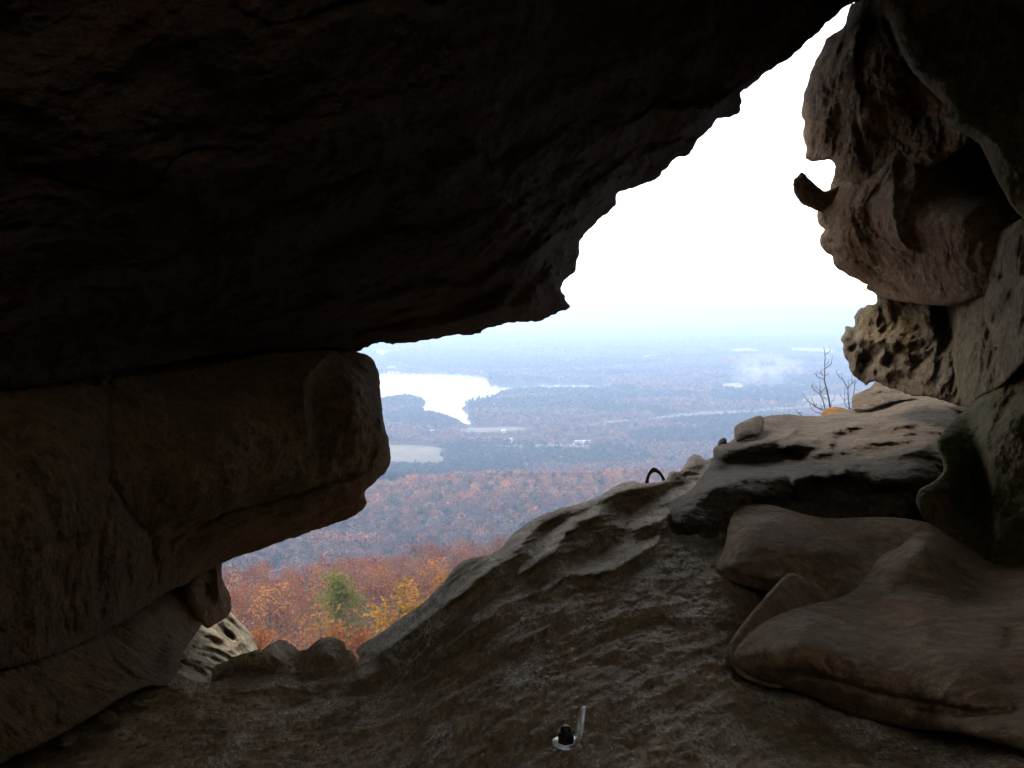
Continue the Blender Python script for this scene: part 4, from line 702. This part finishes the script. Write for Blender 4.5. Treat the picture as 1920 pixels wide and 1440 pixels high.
for k, (px, py, h) in enumerate([(874, 764, 20), (880, 765, 24), (886, 763, 26), (894, 762, 23), (898, 760, 27), (905, 758, 22), (914, 756, 24), (922, 752, 20)]):
    w = at_z(np.array([px]), np.array([py]), ZV)[0]; r = empty('pine_tree', tuple(w)); tag(r, 'tall dark pine on the right hand shore of the lake beside the docks', 'pine tree', 'pines on the lake shore')
    for src in (tm, lm): c = src.copy(); COL.objects.link(c); c.parent = r; c.scale = (h,) * 3
bpy.data.objects.remove(tm); bpy.data.objects.remove(lm)
# ================================================================== buildings, docks, smoke
def paint(name, c, r=.6):
    m, nt, b = new_mat(name); v = coords(nt); nt.links.new(mix(nt, ramp(nt, noise(nt, v, .8, 5), [(.3, 0.), (.7, 1.)]), c, tuple(x * .85 for x in c)), b.inputs['Base Color']); b.inputs['Roughness'].default_value = r; return m
M_wh = paint('white siding', (.85, .85, .84)); M_rf = paint('pale metal roof', (.75, .78, .8), .5); M_dk = paint('dark window', (.03, .035, .04), .3); M_wood = paint('grey dock planks', (.22, .2, .18), .9); M_rfd = paint('dark shingles', (.18, .15, .13))
def house(px, py, w, d, h, rz, label, roofm, group='distant buildings in the valley'):
    p = at_z(np.array([px]), np.array([py]), ZV + .5)[0]; r = empty('house', tuple(p), rz); tag(r, label, 'house', group)
    m = MB(); m.box((0, 0, h / 2), (w, d, h)); g = h + d * .32
    m.add([(-w / 2, -d / 2, h), (-w / 2, d / 2, h), (-w / 2, 0, g), (w / 2, -d / 2, h), (w / 2, d / 2, h), (w / 2, 0, g)], t=[(0, 2, 1), (3, 4, 5)]); m.build('wall', M_wh, r, smooth=False)
    m = MB(); e = .8
    for s in (-1, 1): m.add([(-w / 2 - e, s * (d / 2 + e), h - e * .6), (w / 2 + e, s * (d / 2 + e), h - e * .6), (w / 2 + e, 0, g + .15), (-w / 2 - e, 0, g + .15), (-w / 2 - e, s * (d / 2 + e), h - e * .6 + .3), (w / 2 + e, s * (d / 2 + e), h - e * .6 + .3), (w / 2 + e, 0, g + .45), (-w / 2 - e, 0, g + .45)], [(0, 1, 2, 3), (4, 5, 6, 7), (0, 1, 5, 4), (1, 2, 6, 5), (3, 0, 4, 7)])
    m.build('roof', roofm, r, smooth=False)
    for k in range(max(2, int(w / 6))):
        m = MB(); m.box((-w / 2 + (k + .5) * w / max(2, int(w / 6)), -d / 2 - .04, h * .55), (1.6, .12, h * .4)); m.build('window', M_dk, r, smooth=False)
house(1090, 836, 30, 14, 6, R(8), 'long white farmhouse beside the pale clearing in mid valley', M_rf)
house(1081, 838, 10, 8, 5, R(80), 'small white shed at the left end of the farmhouse', M_rf)
house(955, 832, 14, 12, 7, R(20), 'white house with pale roof standing left of the farmhouse among trees', M_rf)
house(944, 812, 8, 7, 5, R(10), 'tiny white cabin near the dock clearing', M_rf)
house(811, 818, 7, 7, 11, R(10), 'narrow white building in the trees below the lake', M_rf)
house(1443, 738, 22, 12, 6, R(30), 'small pale house at the right of the smoke source', M_rf)
house(1478, 735, 18, 12, 6, R(-10), 'rightmost tiny pale house among the dark pines', M_rf)
house(1329, 762, 22, 12, 7, R(0), 'white house on the long pale clearing right of the lane', M_rf)
house(1145, 738, 26, 14, 7, R(0), 'pair of white walls on the wooded point right of the lake', M_rf)
house(944, 792, 16, 10, 6, R(-15), 'white boathouse on the shore right of the docks', M_rfd)
house(1053, 712, 34, 16, 7, R(0), 'white house on the far bank of the inlet', M_rf)
house(905, 905, 9, 8, 5, R(15), 'lone white hut in the woods below the pine belt', M_rf)
def dock(px, py, L, rz, label):
    p = at_z(np.array([px]), np.array([py]), ZV + .5)[0]; r = empty('dock', tuple(p), rz); tag(r, label, 'dock', 'docks at the lake')
    m = MB(); m.box((0, 0, 1.3), (L, 3.2, .35)); m.build('deck', M_wood, r, smooth=False); m = MB()
    for x in np.linspace(-L / 2 + 1, L / 2 - 1, 5):
        for y in (-1.4, 1.4): m.box((x, y, .4), (.35, .35, 2.2))
    m.build('posts', M_wood, r, smooth=False)
dock(868, 772, 44, R(4), 'longest grey dock reaching into the lake below the pines'); dock(872, 781, 34, R(-3), 'middle grey dock with a short walkway'); dock(880, 786, 26, R(5), 'shortest grey dock nearest the boathouse'); dock(912, 722, 60, R(3), 'thin grey pier far out on the lake')
# smoke: a thin plume drifting left to right over the valley
p = at_z(np.array([1440]), np.array([742]), ZV)[0]
bm = bpy.data.meshes.new('smoke'); import bmesh
B = bmesh.new(); bmesh.ops.create_icosphere(B, subdivisions=4, radius=1)
for v_ in B.verts:
    c = v_.co.copy(); q = .5 + .5 * c.z; v_.co = Vector((c.x * (70 + 110 * q) - 60 + 90 * q, c.y * (45 + 60 * q), (c.z + 1) * 66))
B.to_mesh(bm); B.free(); so = bpy.data.objects.new('smoke', bm); COL.objects.link(so); so.location = tuple(p + [0, 0, 5]); tag(so, 'thin white smoke plume rising from the valley woods', 'smoke', kind='stuff')
m = bpy.data.materials.new('white smoke'); m.use_nodes = True; nt = m.node_tree; nt.nodes.remove(nt.nodes['Principled BSDF']); vs = nt.nodes.new('ShaderNodeVolumePrincipled'); vs.inputs['Density Attribute'].default_value = ''
vs.inputs['Color'].default_value = (.96, .97, 1, 1); vv = coords(nt, (1, 1, 1.3)); n = noise(nt, vv, .022, 5, .6, .6)
tc = nt.nodes.new('ShaderNodeTexCoord'); gr = nt.nodes.new('ShaderNodeTexGradient'); gr.gradient_type = 'SPHERICAL'; mp = N(nt, 'ShaderNodeMapping'); mp.inputs['Location'].default_value = (-1, -1, -1); mp.inputs['Scale'].default_value = (2, 2, 2); nt.links.new(tc.outputs['Generated'], mp.inputs['Vector']); nt.links.new(mp.outputs[0], gr.inputs['Vector'])
mm = nt.nodes.new('ShaderNodeMath'); mm.operation = 'MULTIPLY'; nt.links.new(ramp(nt, n, [(.44, 0.), (.66, 1.)]), mm.inputs[0]); nt.links.new(ramp(nt, gr.outputs[0], [(0., 0.), (.5, 1.)]), mm.inputs[1])
m2 = nt.nodes.new('ShaderNodeMath'); m2.operation = 'MULTIPLY'; m2.inputs[1].default_value = .012; nt.links.new(mm.outputs[0], m2.inputs[0]); nt.links.new(m2.outputs[0], vs.inputs['Density']); nt.links.new(vs.outputs[0], nt.nodes['Material Output'].inputs['Volume']); bm.materials.append(m)
# ================================================================== haze, sky, sun
hz = MB(); hz.box((0, 21996, (ZV - 1.5 + 7) / 2), (90000, 44008 + 3, 7 - (ZV - 1.5))); ho = hz.build('haze', None, smooth=False); tag(ho, kind='stuff')
ho['label'] = 'pale blue haze filling the valley air'; ho['category'] = 'haze'
m = bpy.data.materials.new('haze'); m.use_nodes = True; nt = m.node_tree; nt.nodes.remove(nt.nodes['Principled BSDF']); vs = nt.nodes.new('ShaderNodeVolumePrincipled'); vs.inputs['Density Attribute'].default_value = ''
vs.inputs['Color'].default_value = (.53, .69, .96, 1); vs.inputs['Density'].default_value = HAZE = .00022; vs.inputs['Anisotropy'].default_value = .35; nt.links.new(vs.outputs[0], nt.nodes['Material Output'].inputs['Volume']); ho.data.materials.append(m)
W = bpy.data.worlds.new('World'); S.world = W; W.use_nodes = True; nt = W.node_tree; bg = nt.nodes['Background']; sk = nt.nodes.new('ShaderNodeTexSky'); sk.sky_type = 'NISHITA'; sk.sun_disc = False
EL, AZ = R(38), R(-30); sk.sun_elevation = EL; sk.sun_rotation = AZ; sk.air_density = 1.; sk.dust_density = 1; sk.ozone_density = 1
hs = nt.nodes.new('ShaderNodeHueSaturation'); hs.inputs['Saturation'].default_value = .25; nt.links.new(sk.outputs[0], hs.inputs['Color']); nt.links.new(hs.outputs[0], bg.inputs['Color']); bg.inputs['Strength'].default_value = .15
sl = bpy.data.lights.new('sun', 'SUN'); sl.energy = 1.2; sl.angle = R(12); sl.color = (1, .95, .88); so = bpy.data.objects.new('sun', sl); COL.objects.link(so)
dv = Vector((math.sin(AZ) * math.cos(EL), math.cos(AZ) * math.cos(EL), math.sin(EL))); so.rotation_euler = dv.to_track_quat('Z', 'Y').to_euler(); so.location = (0, 0, 50)
vs_ = S.view_settings; vs_.view_transform = 'Standard'; vs_.look = 'None'; vs_.exposure = 1.65; vs_.gamma = 1
c = S.cycles; c.max_bounces = 10; c.diffuse_bounces = 6; c.volume_bounces = 2; c.transparent_max_bounces = 8; c.use_denoising = True; c.sample_clamp_indirect = 6
